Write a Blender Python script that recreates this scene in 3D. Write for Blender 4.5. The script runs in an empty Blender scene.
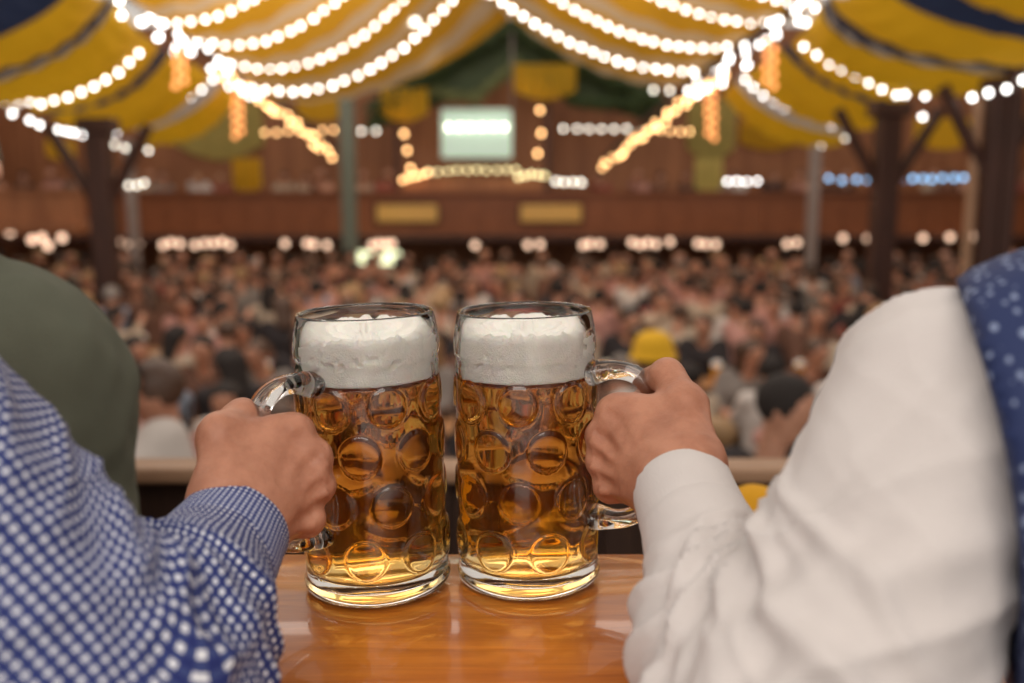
import bpy, math, random
import numpy as np
from mathutils import Vector

random.seed(7)
RNG = np.random.default_rng(11)
C = bpy.context.scene.collection
SC = bpy.context.scene
PI = math.pi

# ------------------------------------------------------------------ camera, world, lights, exposure
F_PX = 950.0
PITCH = math.atan(154.5 / F_PX)
TZ = 0.75                                   # table top height
CAM = np.array([0.0, 0.0, TZ + 0.283])
cam_d = bpy.data.cameras.new('camera')
cam = bpy.data.objects.new('camera', cam_d)
C.objects.link(cam)
cam.location = CAM
cam.rotation_euler = (PI / 2 - PITCH, 0, 0)
cam_d.sensor_width = 36.0
cam_d.lens = F_PX / 1024 * 36
cam_d.clip_start = 0.02
cam_d.clip_end = 200
cam_d.dof.use_dof = True
cam_d.dof.focus_distance = 0.635
cam_d.dof.aperture_fstop = 3.7
SC.camera = cam

w = bpy.data.worlds.new('tent_daylight')
SC.world = w
w.use_nodes = True
w.node_tree.nodes['Background'].inputs[0].default_value = (1.0, 0.90, 0.80, 1)
w.node_tree.nodes['Background'].inputs[1].default_value = 0.68


def area_light(name, loc, target, sx, sy, energy, color):
    d = bpy.data.lights.new(name, 'AREA')
    d.shape = 'RECTANGLE'
    d.size, d.size_y = sx, sy
    d.energy = energy
    d.color = color
    o = bpy.data.objects.new(name, d)
    C.objects.link(o)
    o.location = loc
    o.rotation_euler = (Vector(target) - Vector(loc)).to_track_quat('-Z', 'Y').to_euler()
    return o


area_light('balcony_fill_light', (-0.2, -1.5, 2.7), (0.0, 0.65, 0.85), 2.4, 1.3, 44, (1.0, 0.93, 0.86))  # added fill from behind the camera, brightens foam, hands and sleeves
area_light('hall_fill_light', (-0.8, 7.0, 4.6), (-0.8, 9.0, -1.0), 7.0, 3.0, 190, (1.0, 0.88, 0.78))  # added fill above the frame to lift the nearer crowd
area_light('hall_rear_fill_light', (-0.8, 12.5, 4.9), (-0.8, 17.0, -1.0), 7.0, 3.0, 300, (1.0, 0.86, 0.74))  # unseen fill, added to brighten the back rows

SC.view_settings.view_transform = 'Standard'
SC.view_settings.look = 'None'
SC.view_settings.gamma = 1.0
SC.view_settings.use_curve_mapping = False
SC.view_settings.exposure = 0.0
SC.cycles.use_denoising = True
SC.cycles.max_bounces = 24
SC.cycles.transmission_bounces = 24
SC.cycles.transparent_max_bounces = 12


# ------------------------------------------------------------------ helpers
def at(px, py, y):
    """point at forward distance y that the photograph shows at (px, py)"""
    xr, yr = (px - 512) / F_PX, (341.5 - py) / F_PX
    d = np.array([xr, math.cos(PITCH) + yr * math.sin(PITCH), -math.sin(PITCH) + yr * math.cos(PITCH)])
    return CAM + d * (y / d[1])


def V(*a):
    return np.array(a, dtype=float)


def unit(v):
    v = np.asarray(v, float)
    return v / np.linalg.norm(v)


def tag(o, label=None, cat=None, group=None, kind=None):
    if label: o['label'] = label
    if cat: o['category'] = cat
    if group: o['group'] = group
    if kind: o['kind'] = kind
    return o


def empty(name, loc, rz=0.0):
    o = bpy.data.objects.new(name, None)
    C.objects.link(o)
    o.location = loc
    o.rotation_euler = (0, 0, rz)
    o.empty_display_size = 0.1
    return o


def mesh_data(name, verts, faces, mat=None, smooth=True, uv=None):
    m = bpy.data.meshes.new(name)
    m.from_pydata([tuple(v) for v in verts], [], [tuple(int(i) for i in f) for f in faces])
    if smooth:
        m.polygons.foreach_set('use_smooth', [True] * len(m.polygons))
    if mat is not None:
        m.materials.append(mat)
    if uv is not None:
        l = m.uv_layers.new(name='UVMap')
        idx = np.empty(len(m.loops), int)
        m.loops.foreach_get('vertex_index', idx)
        l.data.foreach_set('uv', np.asarray(uv, float)[idx].ravel())
    m.update()
    return m


def link(name, m, parent=None, loc=None):
    o = bpy.data.objects.new(name, m)
    C.objects.link(o)
    if parent is not None:
        o.parent = parent
    if loc is not None:
        o.location = loc
    return o


def make(name, vf, mat, parent=None, smooth=True, loc=None, uv=None):
    return link(name, mesh_data(name, vf[0], vf[1], mat, smooth, uv), parent, loc)


def join(*parts):
    vs, fs, n = [], [], 0
    for v, f in parts:
        v = np.asarray(v, float)
        vs.append(v)
        fs += [tuple(int(i) + n for i in q) for q in f]
        n += len(v)
    return np.concatenate(vs), fs


def box(x0, x1, y0, y1, z0, z1, b=0.0):
    """box with bevelled edges"""
    if b <= 0:
        v = [(x, y, z) for x in (x0, x1) for y in (y0, y1) for z in (z0, z1)]
        f = [(0, 1, 3, 2), (4, 6, 7, 5), (0, 4, 5, 1), (2, 3, 7, 6), (0, 2, 6, 4), (1, 5, 7, 3)]
        return np.array(v, float), f
    import bmesh
    bm = bmesh.new()
    v, f = box(x0, x1, y0, y1, z0, z1)
    bv = [bm.verts.new(p) for p in v]
    for q in f:
        bm.faces.new([bv[i] for i in q])
    bmesh.ops.recalc_face_normals(bm, faces=bm.faces[:])
    bmesh.ops.bevel(bm, geom=bm.edges[:], offset=b, segments=2, affect='EDGES', profile=0.5)
    bm.verts.index_update()
    vv = np.array([p.co[:] for p in bm.verts])
    ff = [tuple(p.index for p in q.verts) for q in bm.faces]
    bm.free()
    return vv, ff


def tube(pts, r, seg=8, ell=1.0, up=None):
    """sweep a (possibly elliptical) section along a polyline"""
    pts = np.asarray(pts, float)
    n = len(pts)
    r = np.full(n, r) if np.isscalar(r) else np.asarray(r, float)
    t = np.gradient(pts, axis=0)
    t /= np.linalg.norm(t, axis=1)[:, None] + 1e-12
    if up is None:
        up = V(0, 0, 1) if abs(t[0][2]) < 0.9 else V(1, 0, 0)
    a = np.cross(t[0], up)
    a /= np.linalg.norm(a)
    vs = []
    for i in range(n):
        a = a - t[i] * np.dot(a, t[i])
        a /= np.linalg.norm(a)
        b = np.cross(t[i], a)
        for k in range(seg):
            q = 2 * PI * k / seg
            vs.append(pts[i] + a * math.cos(q) * r[i] * ell + b * math.sin(q) * r[i])
    fs = []
    for i in range(n - 1):
        for k in range(seg):
            k2 = (k + 1) % seg
            fs.append((i * seg + k, i * seg + k2, (i + 1) * seg + k2, (i + 1) * seg + k))
    fs.append(tuple(range(seg - 1, -1, -1)))
    fs.append(tuple((n - 1) * seg + k for k in range(seg)))
    return np.array(vs), fs


def lathe(profile, seg=48, rfun=None):
    """profile: list of (r, z); r = 0 at the ends closes it.  rfun(r, z, theta arrays, i) may shift r"""
    vs, rows = [], []
    th = np.arange(seg) * 2 * PI / seg
    for i, (r, z) in enumerate(profile):
        if r < 1e-7:
            rows.append([len(vs)])
            vs.append((0, 0, z))
        else:
            rr = np.full(seg, r) if rfun is None else rfun(r, z, th, i)
            rows.append(list(range(len(vs), len(vs) + seg)))
            vs += [(rr[k] * math.cos(th[k]), rr[k] * math.sin(th[k]), z) for k in range(seg)]
    fs = []
    for a, b in zip(rows[:-1], rows[1:]):
        for k in range(seg):
            k2 = (k + 1) % seg
            if len(a) == 1 and len(b) == 1:
                continue
            if len(a) == 1:
                fs.append((a[0], b[k2], b[k]))
            elif len(b) == 1:
                fs.append((a[k], a[k2], b[0]))
            else:
                fs.append((a[k], a[k2], b[k2], b[k]))
    return np.array(vs, float), fs


def bez(p0, p1, p2, n):
    t = np.linspace(0, 1, n)[:, None]
    return (1 - t) ** 2 * p0 + 2 * t * (1 - t) * p1 + t * t * p2


def bez_mid(p0, m, p2, n):
    """quadratic through m at the middle"""
    return bez(p0, 2 * m - 0.5 * (p0 + p2), p2, n)


def vnoise(P, seed=0):
    P = np.asarray(P, float)
    i = np.floor(P).astype(np.int64)
    f = P - i
    f = f * f * (3 - 2 * f)
    out = np.zeros(len(P))
    for dx in (0, 1):
        for dy in (0, 1):
            for dz in (0, 1):
                h = ((i[:, 0] + dx) * 374761393 + (i[:, 1] + dy) * 668265263 + (i[:, 2] + dz) * 2147483647 + seed * 144665) & 0xFFFFFFFF
                h = ((h ^ (h >> 13)) * 1274126177) & 0xFFFFFFFF
                h = (h ^ (h >> 16)) & 0xFFFF
                wt = (f[:, 0] if dx else 1 - f[:, 0]) * (f[:, 1] if dy else 1 - f[:, 1]) * (f[:, 2] if dz else 1 - f[:, 2])
                out += wt * (h / 32767.5 - 1)
    return out


# ---- signed distance modelling: soft union of tapered limbs, meshed by surface nets
def sd_cone(P, a, b, ra, rb):
    a = np.asarray(a, float); b = np.asarray(b, float)
    ba = b - a
    pa = P - a
    L = float(np.dot(ba, ba))
    h = np.clip(pa @ ba / L, 0, 1) if L > 1e-12 else np.zeros(len(P))
    return np.linalg.norm(pa - h[:, None] * ba, axis=1) - (ra + (rb - ra) * h)


def smin(a, b, k):
    h = np.maximum(k - np.abs(a - b), 0) / k
    return np.minimum(a, b) - h * h * k * 0.25


def limbs(P, cones, grow=0.0):
    d = None
    for (a, b, ra, rb, k) in cones:
        q = sd_cone(P, a, b, ra + grow, rb + grow)
        d = q if d is None else smin(d, q, k)
    return d


def surface_nets(fn, lo, hi, h):
    lo = np.asarray(lo, float); hi = np.asarray(hi, float)
    n = np.ceil((hi - lo) / h).astype(int) + 1
    ax = [lo[i] + np.arange(n[i]) * h for i in range(3)]
    Fv = np.empty(n)
    yz = np.stack(np.meshgrid(ax[1], ax[2], indexing='ij'), -1).reshape(-1, 2)
    step = max(1, int(250000 / len(yz)))
    for i in range(0, n[0], step):
        xs = ax[0][i:i + step]
        P = np.empty((len(xs), len(yz), 3))
        P[:, :, 0] = xs[:, None]
        P[:, :, 1:] = yz[None]
        Fv[i:i + step] = fn(P.reshape(-1, 3)).reshape(len(xs), n[1], n[2])
    S = Fv < 0
    cnt = np.zeros(n - 1, int)
    offs = [(x, y, z) for x in (0, 1) for y in (0, 1) for z in (0, 1)]
    sl = lambda o: tuple(slice(o[i], n[i] - 1 + o[i]) for i in range(3))
    for o in offs:
        cnt += S[sl(o)]
    act = (cnt > 0) & (cnt < 8)
    idx = np.full(n - 1, -1)
    cells = np.argwhere(act)
    idx[act] = np.arange(len(cells))
    acc = np.zeros((len(cells), 3)); num = np.zeros(len(cells))
    vals = {o: Fv[cells[:, 0] + o[0], cells[:, 1] + o[1], cells[:, 2] + o[2]] for o in offs}
    for o in offs:
        for a in range(3):
            if o[a]:
                continue
            o2 = list(o); o2[a] = 1; o2 = tuple(o2)
            v0, v1 = vals[o], vals[o2]
            m = (v0 < 0) != (v1 < 0)
            t = np.where(m, v0 / np.where(m, v0 - v1, 1), 0)
            p = np.tile(np.array(o, float), (len(cells), 1))
            p[:, a] = t
            acc += p * m[:, None]
            num += m
    verts = lo + (cells + acc / num[:, None]) * h
    faces = []
    for a in range(3):
        b, c = (a + 1) % 3, (a + 2) % 3
        s0 = [slice(None)] * 3; s1 = [slice(None)] * 3
        s0[a] = slice(0, n[a] - 1); s1[a] = slice(1, n[a])
        A, B = S[tuple(s0)], S[tuple(s1)]
        e = np.argwhere(A != B)
        e = e[(e[:, b] > 0) & (e[:, c] > 0) & (e[:, b] < n[b] - 1) & (e[:, c] < n[c] - 1)]
        if not len(e):
            continue
        q = []
        for db, dc in ((-1, -1), (0, -1), (0, 0), (-1, 0)):
            k = e.copy(); k[:, b] += db; k[:, c] += dc
            q.append(idx[k[:, 0], k[:, 1], k[:, 2]])
        q = np.stack(q, 1)
        flip = ~A[e[:, 0], e[:, 1], e[:, 2]]
        q[flip] = q[flip][:, ::-1]
        faces.append(q)
    faces = np.concatenate(faces)
    faces = faces[(faces >= 0).all(1)]
    return verts, faces


def vert_normals(v, f):
    f = np.asarray(f)
    nn = np.cross(v[f[:, 2]] - v[f[:, 0]], v[f[:, 3]] - v[f[:, 1]])
    out = np.zeros_like(v)
    for k in range(4):
        np.add.at(out, f[:, k], nn)
    return out / (np.linalg.norm(out, axis=1)[:, None] + 1e-12)


def relax(v, f, it=2, lam=0.5):
    f = np.asarray(f)
    e = np.concatenate([f[:, [0, 1]], f[:, [1, 2]], f[:, [2, 3]], f[:, [3, 0]]])
    for _ in range(it):
        s = np.zeros_like(v); c = np.zeros(len(v))
        np.add.at(s, e[:, 0], v[e[:, 1]]); np.add.at(c, e[:, 0], 1)
        np.add.at(s, e[:, 1], v[e[:, 0]]); np.add.at(c, e[:, 1], 1)
        v = v + lam * (s / np.maximum(c, 1)[:, None] - v)
    return v


def bounds(cones, pad):
    lo = np.min([np.minimum(np.asarray(a) - ra, np.asarray(b) - rb) for a, b, ra, rb, k in cones], axis=0) - pad
    hi = np.max([np.maximum(np.asarray(a) + ra, np.asarray(b) + rb) for a, b, ra, rb, k in cones], axis=0) + pad
    return lo, hi


def limb_mesh(cones, h, grow=0.0, cut=None, it=1):
    lo, hi = bounds(cones, grow + 2.5 * h)
    fn = (lambda P: limbs(P, cones, grow)) if cut is None else (lambda P: cut(P, limbs(P, cones, grow)))
    v, f = surface_nets(fn, lo, hi, h)
    return relax(v, f, it), f


# ------------------------------------------------------------------ materials
def new_mat(name):
    m = bpy.data.materials.new(name)
    m.use_nodes = True
    nt = m.node_tree
    return m, nt, nt.nodes['Principled BSDF'], nt.nodes['Material Output']


def N(nt, kind, **kw):
    n = nt.nodes.new(kind)
    for k, v in kw.items():
        if k in n.inputs:
            n.inputs[k].default_value = v
        else:
            setattr(n, k, v)
    return n


def rgba(c):
    return (c[0], c[1], c[2], 1)


def plain(name, col, rough=0.6, var=0.15, scale=6.0, bump=0.0, bscale=60.0, **kw):
    """principled colour with a soft procedural mottling and an optional fine bump"""
    m, nt, p, _ = new_mat(name)
    tc = N(nt, 'ShaderNodeTexCoord')
    no = N(nt, 'ShaderNodeTexNoise', Scale=scale, Detail=3.0)
    nt.links.new(tc.outputs['Object'], no.inputs['Vector'])
    mx = N(nt, 'ShaderNodeMix', data_type='RGBA')
    mx.inputs[6].default_value = rgba([c * (1 - var) for c in col])
    mx.inputs[7].default_value = rgba([min(1, c * (1 + var)) for c in col])
    nt.links.new(no.outputs[0], mx.inputs[0])
    nt.links.new(mx.outputs[2], p.inputs['Base Color'])
    p.inputs['Roughness'].default_value = rough
    for k, v in kw.items():
        p.inputs[k.replace('_', ' ')].default_value = v
    if bump:
        n2 = N(nt, 'ShaderNodeTexNoise', Scale=bscale, Detail=4.0)
        nt.links.new(tc.outputs['Object'], n2.inputs['Vector'])
        b = N(nt, 'ShaderNodeBump', Strength=bump, Distance=0.002)
        nt.links.new(n2.outputs[0], b.inputs['Height'])
        nt.links.new(b.outputs[0], p.inputs['Normal'])
    return m


def wood(name, dark, light, scale=(1, 8, 8), rough=0.4, coat=0.0, grain=6.0, coat_rough=0.1, bump=0.1):
    m, nt, p, _ = new_mat(name)
    tc = N(nt, 'ShaderNodeTexCoord')
    mp = N(nt, 'ShaderNodeMapping')
    mp.inputs['Scale'].default_value = scale
    nt.links.new(tc.outputs['Object'], mp.inputs['Vector'])
    n1 = N(nt, 'ShaderNodeTexNoise', Scale=grain, Detail=6.0, Roughness=0.65, Distortion=0.6)
    nt.links.new(mp.outputs[0], n1.inputs['Vector'])
    cr = N(nt, 'ShaderNodeValToRGB')
    cr.color_ramp.elements[0].position = 0.3
    cr.color_ramp.elements[0].color = rgba(dark)
    cr.color_ramp.elements[1].position = 0.7
    cr.color_ramp.elements[1].color = rgba(light)
    nt.links.new(n1.outputs[0], cr.inputs[0])
    nt.links.new(cr.outputs[0], p.inputs['Base Color'])
    p.inputs['Roughness'].default_value = rough
    p.inputs['Coat Weight'].default_value = coat
    p.inputs['Coat Roughness'].default_value = coat_rough
    b = N(nt, 'ShaderNodeBump', Strength=bump, Distance=0.001)
    nt.links.new(n1.outputs[0], b.inputs['Height'])
    nt.links.new(b.outputs[0], p.inputs['Normal'])
    return m


def glow(name, col, strength):
    m, nt, p, _ = new_mat(name)
    p.inputs['Base Color'].default_value = rgba(col)
    p.inputs['Emission Color'].default_value = rgba(col)
    p.inputs['Emission Strength'].default_value = strength
    return m


def cloth_translucent(name, col, stripe=None, freq=0.0, var=0.2):
    """tent fabric: diffuse plus translucent, optional stripe across the v direction of its UV"""
    m, nt, p, out = new_mat(name)
    tc = N(nt, 'ShaderNodeTexCoord')
    no = N(nt, 'ShaderNodeTexNoise', Scale=1.5, Detail=4.0)
    nt.links.new(tc.outputs['Object'], no.inputs['Vector'])
    mx = N(nt, 'ShaderNodeMix', data_type='RGBA')
    mx.inputs[6].default_value = rgba([c * (1 - var) for c in col])
    mx.inputs[7].default_value = rgba([min(1, c * (1 + var)) for c in col])
    nt.links.new(no.outputs[0], mx.inputs[0])
    colout = mx.outputs[2]
    if stripe is not None:
        sp = N(nt, 'ShaderNodeSeparateXYZ')
        nt.links.new(tc.outputs['UV'], sp.inputs[0])
        a = N(nt, 'ShaderNodeMath', operation='SUBTRACT'); a.inputs[1].default_value = 0.5
        nt.links.new(sp.outputs[1], a.inputs[0])
        ab = N(nt, 'ShaderNodeMath', operation='ABSOLUTE')
        nt.links.new(a.outputs[0], ab.inputs[0])
        lt = N(nt, 'ShaderNodeMath', operation='LESS_THAN'); lt.inputs[1].default_value = freq
        nt.links.new(ab.outputs[0], lt.inputs[0])
        m2 = N(nt, 'ShaderNodeMix', data_type='RGBA')
        nt.links.new(lt.outputs[0], m2.inputs[0])
        nt.links.new(colout, m2.inputs[6])
        m2.inputs[7].default_value = rgba(stripe)
        colout = m2.outputs[2]
    nt.links.new(colout, p.inputs['Base Color'])
    p.inputs['Roughness'].default_value = 0.75
    tr = N(nt, 'ShaderNodeBsdfTranslucent')
    nt.links.new(colout, tr.inputs['Color'])
    ms = N(nt, 'ShaderNodeMixShader', Fac=0.5)
    nt.links.new(p.outputs[0], ms.inputs[1])
    nt.links.new(tr.outputs[0], ms.inputs[2])
    nt.links.new(ms.outputs[0], out.inputs['Surface'])
    return m


def gingham(name, period, dark, mid, white):
    m, nt, p, _ = new_mat(name)
    uv = N(nt, 'ShaderNodeUVMap', uv_map='UVMap')
    sp = N(nt, 'ShaderNodeSeparateXYZ')
    nt.links.new(uv.outputs[0], sp.inputs[0])
    outs = []
    for ax in (0, 1):
        mu = N(nt, 'ShaderNodeMath', operation='MULTIPLY'); mu.inputs[1].default_value = 1 / period
        nt.links.new(sp.outputs[ax], mu.inputs[0])
        fr = N(nt, 'ShaderNodeMath', operation='FRACT')
        nt.links.new(mu.outputs[0], fr.inputs[0])
        gt = N(nt, 'ShaderNodeMath', operation='GREATER_THAN'); gt.inputs[1].default_value = 0.43
        nt.links.new(fr.outputs[0], gt.inputs[0])
        outs.append(gt.outputs[0])
    ad = N(nt, 'ShaderNodeMath', operation='ADD')
    nt.links.new(outs[0], ad.inputs[0]); nt.links.new(outs[1], ad.inputs[1])
    hf = N(nt, 'ShaderNodeMath', operation='MULTIPLY'); hf.inputs[1].default_value = 0.5
    nt.links.new(ad.outputs[0], hf.inputs[0])
    cr = N(nt, 'ShaderNodeValToRGB')
    cr.color_ramp.interpolation = 'CONSTANT'
    cr.color_ramp.elements[0].color = rgba(white)
    e = cr.color_ramp.elements[1]; e.position = 0.3; e.color = rgba(mid)
    e = cr.color_ramp.elements.new(0.8); e.color = rgba(dark)
    nt.links.new(hf.outputs[0], cr.inputs[0])
    nt.links.new(cr.outputs[0], p.inputs['Base Color'])
    p.inputs['Roughness'].default_value = 0.85
    p.inputs['Sheen Weight'].default_value = 0.0
    tc = N(nt, 'ShaderNodeTexCoord')
    no = N(nt, 'ShaderNodeTexNoise', Scale=700.0, Detail=2.0)
    nt.links.new(tc.outputs['Object'], no.inputs['Vector'])
    b = N(nt, 'ShaderNodeBump', Strength=0.15, Distance=0.0006)
    nt.links.new(no.outputs[0], b.inputs['Height'])
    nt.links.new(b.outputs[0], p.inputs['Normal'])
    return m


def motif(name, ground, mark):
    """woven vest cloth: navy with a scatter of small pale slanted marks"""
    m, nt, p, _ = new_mat(name)
    tc = N(nt, 'ShaderNodeTexCoord')
    mp = N(nt, 'ShaderNodeMapping')
    mp.inputs['Rotation'].default_value = (0.5, 0.65, 0.3)
    mp.inputs['Scale'].default_value = (250, 150, 150)
    nt.links.new(tc.outputs['Object'], mp.inputs['Vector'])
    vo = N(nt, 'ShaderNodeTexVoronoi', Scale=1.0, Randomness=0.55)
    nt.links.new(mp.outputs[0], vo.inputs['Vector'])
    no = N(nt, 'ShaderNodeTexNoise', Scale=0.7, Detail=2.0)
    nt.links.new(mp.outputs[0], no.inputs['Vector'])
    ad = N(nt, 'ShaderNodeMath', operation='MULTIPLY_ADD'); ad.inputs[1].default_value = 0.5
    nt.links.new(no.outputs[0], ad.inputs[0]); nt.links.new(vo.outputs['Distance'], ad.inputs[2])
    cr = N(nt, 'ShaderNodeValToRGB')
    cr.color_ramp.elements[0].position = 0.47; cr.color_ramp.elements[0].color = rgba(mark)
    cr.color_ramp.elements[1].position = 0.58; cr.color_ramp.elements[1].color = rgba(ground)
    nt.links.new(ad.outputs[0], cr.inputs[0])
    nt.links.new(cr.outputs[0], p.inputs['Base Color'])
    p.inputs['Roughness'].default_value = 0.7
    return m


def skin(name, a, b):
    m, nt, p, _ = new_mat(name)
    tc = N(nt, 'ShaderNodeTexCoord')
    no = N(nt, 'ShaderNodeTexNoise', Scale=45.0, Detail=4.0, Roughness=0.6)
    nt.links.new(tc.outputs['Object'], no.inputs['Vector'])
    cr = N(nt, 'ShaderNodeValToRGB')
    cr.color_ramp.elements[0].position = 0.35; cr.color_ramp.elements[0].color = rgba(a)
    cr.color_ramp.elements[1].position = 0.65; cr.color_ramp.elements[1].color = rgba(b)
    nt.links.new(no.outputs[0], cr.inputs[0])
    nt.links.new(cr.outputs[0], p.inputs['Base Color'])
    p.inputs['Roughness'].default_value = 0.48
    p.inputs['Subsurface Weight'].default_value = 0.12
    p.inputs['Subsurface Radius'].default_value = (1.0, 0.35, 0.2)
    p.inputs['Subsurface Scale'].default_value = 0.006
    vo = N(nt, 'ShaderNodeTexVoronoi', Scale=620.0)
    nt.links.new(tc.outputs['Object'], vo.inputs['Vector'])
    n3 = N(nt, 'ShaderNodeTexNoise', Scale=150.0, Detail=4.0)
    nt.links.new(tc.outputs['Object'], n3.inputs['Vector'])
    ad = N(nt, 'ShaderNodeMath', operation='MULTIPLY_ADD'); ad.inputs[1].default_value = 0.4
    nt.links.new(vo.outputs['Distance'], ad.inputs[0]); nt.links.new(n3.outputs[0], ad.inputs[2])
    bp = N(nt, 'ShaderNodeBump', Strength=0.35, Distance=0.0008)
    nt.links.new(ad.outputs[0], bp.inputs['Height'])
    nt.links.new(bp.outputs[0], p.inputs['Normal'])
    return m


M = {}
M['glass'], nt, p, _ = new_mat('clear_glass')
p.inputs['Base Color'].default_value = (1.0, 1.0, 0.995, 1)
p.inputs['Transmission Weight'].default_value = 1.0
p.inputs['Roughness'].default_value = 0.0
p.inputs['IOR'].default_value = 1.5
M['beer'], nt, p, out = new_mat('amber_beer')
p.inputs['Base Color'].default_value = (1, 1, 1, 1)
p.inputs['Transmission Weight'].default_value = 1.0
p.inputs['Roughness'].default_value = 0.0
p.inputs['IOR'].default_value = 1.34
va = N(nt, 'ShaderNodeVolumeAbsorption', Density=28.0)
va.inputs['Color'].default_value = (0.985, 0.725, 0.005, 1)
nt.links.new(va.outputs[0], out.inputs['Volume'])
M['foam'] = plain('beer_foam', (0.95, 0.92, 0.85), 0.8, 0.04, 220, 0.5, 900, Subsurface_Weight=0.2, Subsurface_Scale=0.004)
M['table'] = wood('varnished_table_wood', (0.36, 0.085, 0.009), (0.64, 0.20, 0.024), (1.2, 14, 14), 0.32, 0.6, 5.0, 0.06, 0.12)
M['rail'] = wood('rail_wood', (0.30, 0.17, 0.10), (0.46, 0.28, 0.17), (1, 12, 12), 0.5)
M['darkwood'] = wood('dark_panel_wood', (0.030, 0.014, 0.009), (0.060, 0.028, 0.016), (8, 8, 1), 0.55)
M['redwood'] = wood('red_brown_wood', (0.19, 0.056, 0.017), (0.32, 0.10, 0.031), (1.5, 1.5, 8), 0.5, 0, 2.0)
M['wallwood'] = wood('wall_boards', (0.22, 0.08, 0.033), (0.44, 0.18, 0.075), (2, 2, 0.2), 0.6, 0, 2.0)
M['post'] = wood('post_wood', (0.036, 0.014, 0.010), (0.075, 0.028, 0.018), (3, 3, 0.4), 0.6, 0, 2.0)
M['floor'] = wood('floor_boards', (0.06, 0.035, 0.022), (0.12, 0.07, 0.045), (1, 8, 1), 0.7, 0, 2.0)
M['beertable'] = wood('beer_table_wood', (0.30, 0.14, 0.055), (0.46, 0.23, 0.10), (1, 10, 10), 0.45, 0, 2.0)
M['steel'] = plain('painted_steel', (0.05, 0.08, 0.05), 0.5)
M['greypost'] = plain('grey_painted_post', (0.32, 0.26, 0.235), 0.5)
M['greenpost'] = plain('dull_green_post', (0.16, 0.19, 0.15), 0.5)
M['cable'] = plain('black_cable', (0.02, 0.02, 0.02), 0.6)
M['gold'] = plain('gold_sign', (0.80, 0.47, 0.12), 0.35, 0.05)
M['bulb'] = glow('white_bulb', (1.0, 0.97, 0.93), 10.0)
M['bulb_dim'] = glow('dim_white_bulb', (1.0, 0.93, 0.78), 5.5)
M['bulb_warm'] = glow('warm_bulb', (1.0, 0.55, 0.22), 7.5)
M['bulb_orange'] = glow('orange_bulb', (1.0, 0.38, 0.12), 2.2)
M['bulb_cream'] = glow('cream_bulb', (1.0, 0.84, 0.42), 3.6)
M['bulb_pink'] = glow('pinkish_lamp_glass', (1.0, 0.66, 0.46), 2.0)
M['bulb_blue'] = glow('blue_white_bulb', (0.30, 0.62, 1.0), 3.6)
M['screen'] = glow('pale_lit_screen', (0.66, 0.90, 0.76), 0.22)
M['kiosk'] = glow('lit_kiosk_sign', (0.95, 1.0, 0.62), 1.6)
M['c_yellow'] = cloth_translucent('yellow_tent_cloth', (0.78, 0.45, 0.018))
M['c_gold'] = cloth_translucent('yellow_and_cream_tent_cloth', (0.60, 0.31, 0.022), (0.56, 0.41, 0.25), 0.15)
M['c_navy'] = cloth_translucent('navy_tent_cloth', (0.03, 0.045, 0.10))
M['c_white'] = cloth_translucent('grey_white_tent_cloth', (0.55, 0.50, 0.46))
M['c_mix'] = cloth_translucent('navy_and_white_tent_cloth', (0.05, 0.05, 0.08), (0.42, 0.37, 0.32), 0.13)
M['c_olive'] = cloth_translucent('olive_yellow_panel_cloth', (0.66, 0.56, 0.17))
M['leaf'] = plain('garland_leaf', (0.045, 0.075, 0.022), 0.6, 0.5, 3.0)
M['leaf2'] = plain('garland_leaf_light', (0.17, 0.19, 0.07), 0.6, 0.5, 3.0)
M['skin'] = skin('skin_tan', (0.375, 0.150, 0.085), (0.51, 0.228, 0.138))
M['skin_l'] = skin('skin_light', (0.47, 0.225, 0.14), (0.60, 0.31, 0.205))
M['nail'] = plain('finger_nail', (0.72, 0.48, 0.38), 0.3, 0.05)
M['ging'] = gingham('blue_gingham_cotton', 0.0050, (0.012, 0.022, 0.14), (0.036, 0.055, 0.19), (0.80, 0.81, 0.85))
M['ging_s'] = gingham('blue_gingham_cotton_fine', 0.0033, (0.018, 0.030, 0.14), (0.09, 0.115, 0.29), (0.72, 0.74, 0.80))
M['white_shirt'] = plain('white_linen', (0.66, 0.61, 0.59), 0.85, 0.05, 30, 0.35, 900, Sheen_Weight=0.2)
M['vest'] = motif('navy_vest_cloth', (0.012, 0.026, 0.105), (0.25, 0.31, 0.48))
M['vest_edge'] = plain('navy_vest_piping', (0.018, 0.035, 0.13), 0.6)
M['loden'] = plain('grey_green_loden', (0.115, 0.122, 0.088), 0.95, 0.15, 25, 0.4, 500)
M['trouser'] = plain('dark_brown_leather', (0.07, 0.04, 0.025), 0.6)
M['dark_hair'] = plain('dark_hair', (0.016, 0.010, 0.008), 0.8, 0.4, 60)
M['brown_hair'] = plain('brown_hair', (0.075, 0.036, 0.020), 0.5, 0.4, 60)
M['blond_hair'] = plain('blond_hair', (0.34, 0.20, 0.09), 0.5, 0.3, 60)
M['grey_hair'] = plain('grey_hair', (0.30, 0.27, 0.25), 0.5, 0.3, 60)
M['yellow_hat'] = plain('yellow_felt', (0.72, 0.40, 0.015), 0.9, 0.1, 20)
M['yellow_bag'] = plain('yellow_cloth', (0.70, 0.34, 0.012), 0.9, 0.12, 20)
SHIRTS = [('white shirt', (0.56, 0.50, 0.46), 3), ('cream shirt', (0.44, 0.34, 0.25), 3), ('pink blouse', (0.46, 0.23, 0.19), 3),
          ('red checked shirt', (0.26, 0.06, 0.045), 3), ('dark jacket', (0.022, 0.016, 0.017), 5), ('pale blue shirt', (0.24, 0.27, 0.33), 1),
          ('brown vest', (0.13, 0.058, 0.035), 5), ('grey jumper', (0.20, 0.17, 0.15), 2)]
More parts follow.
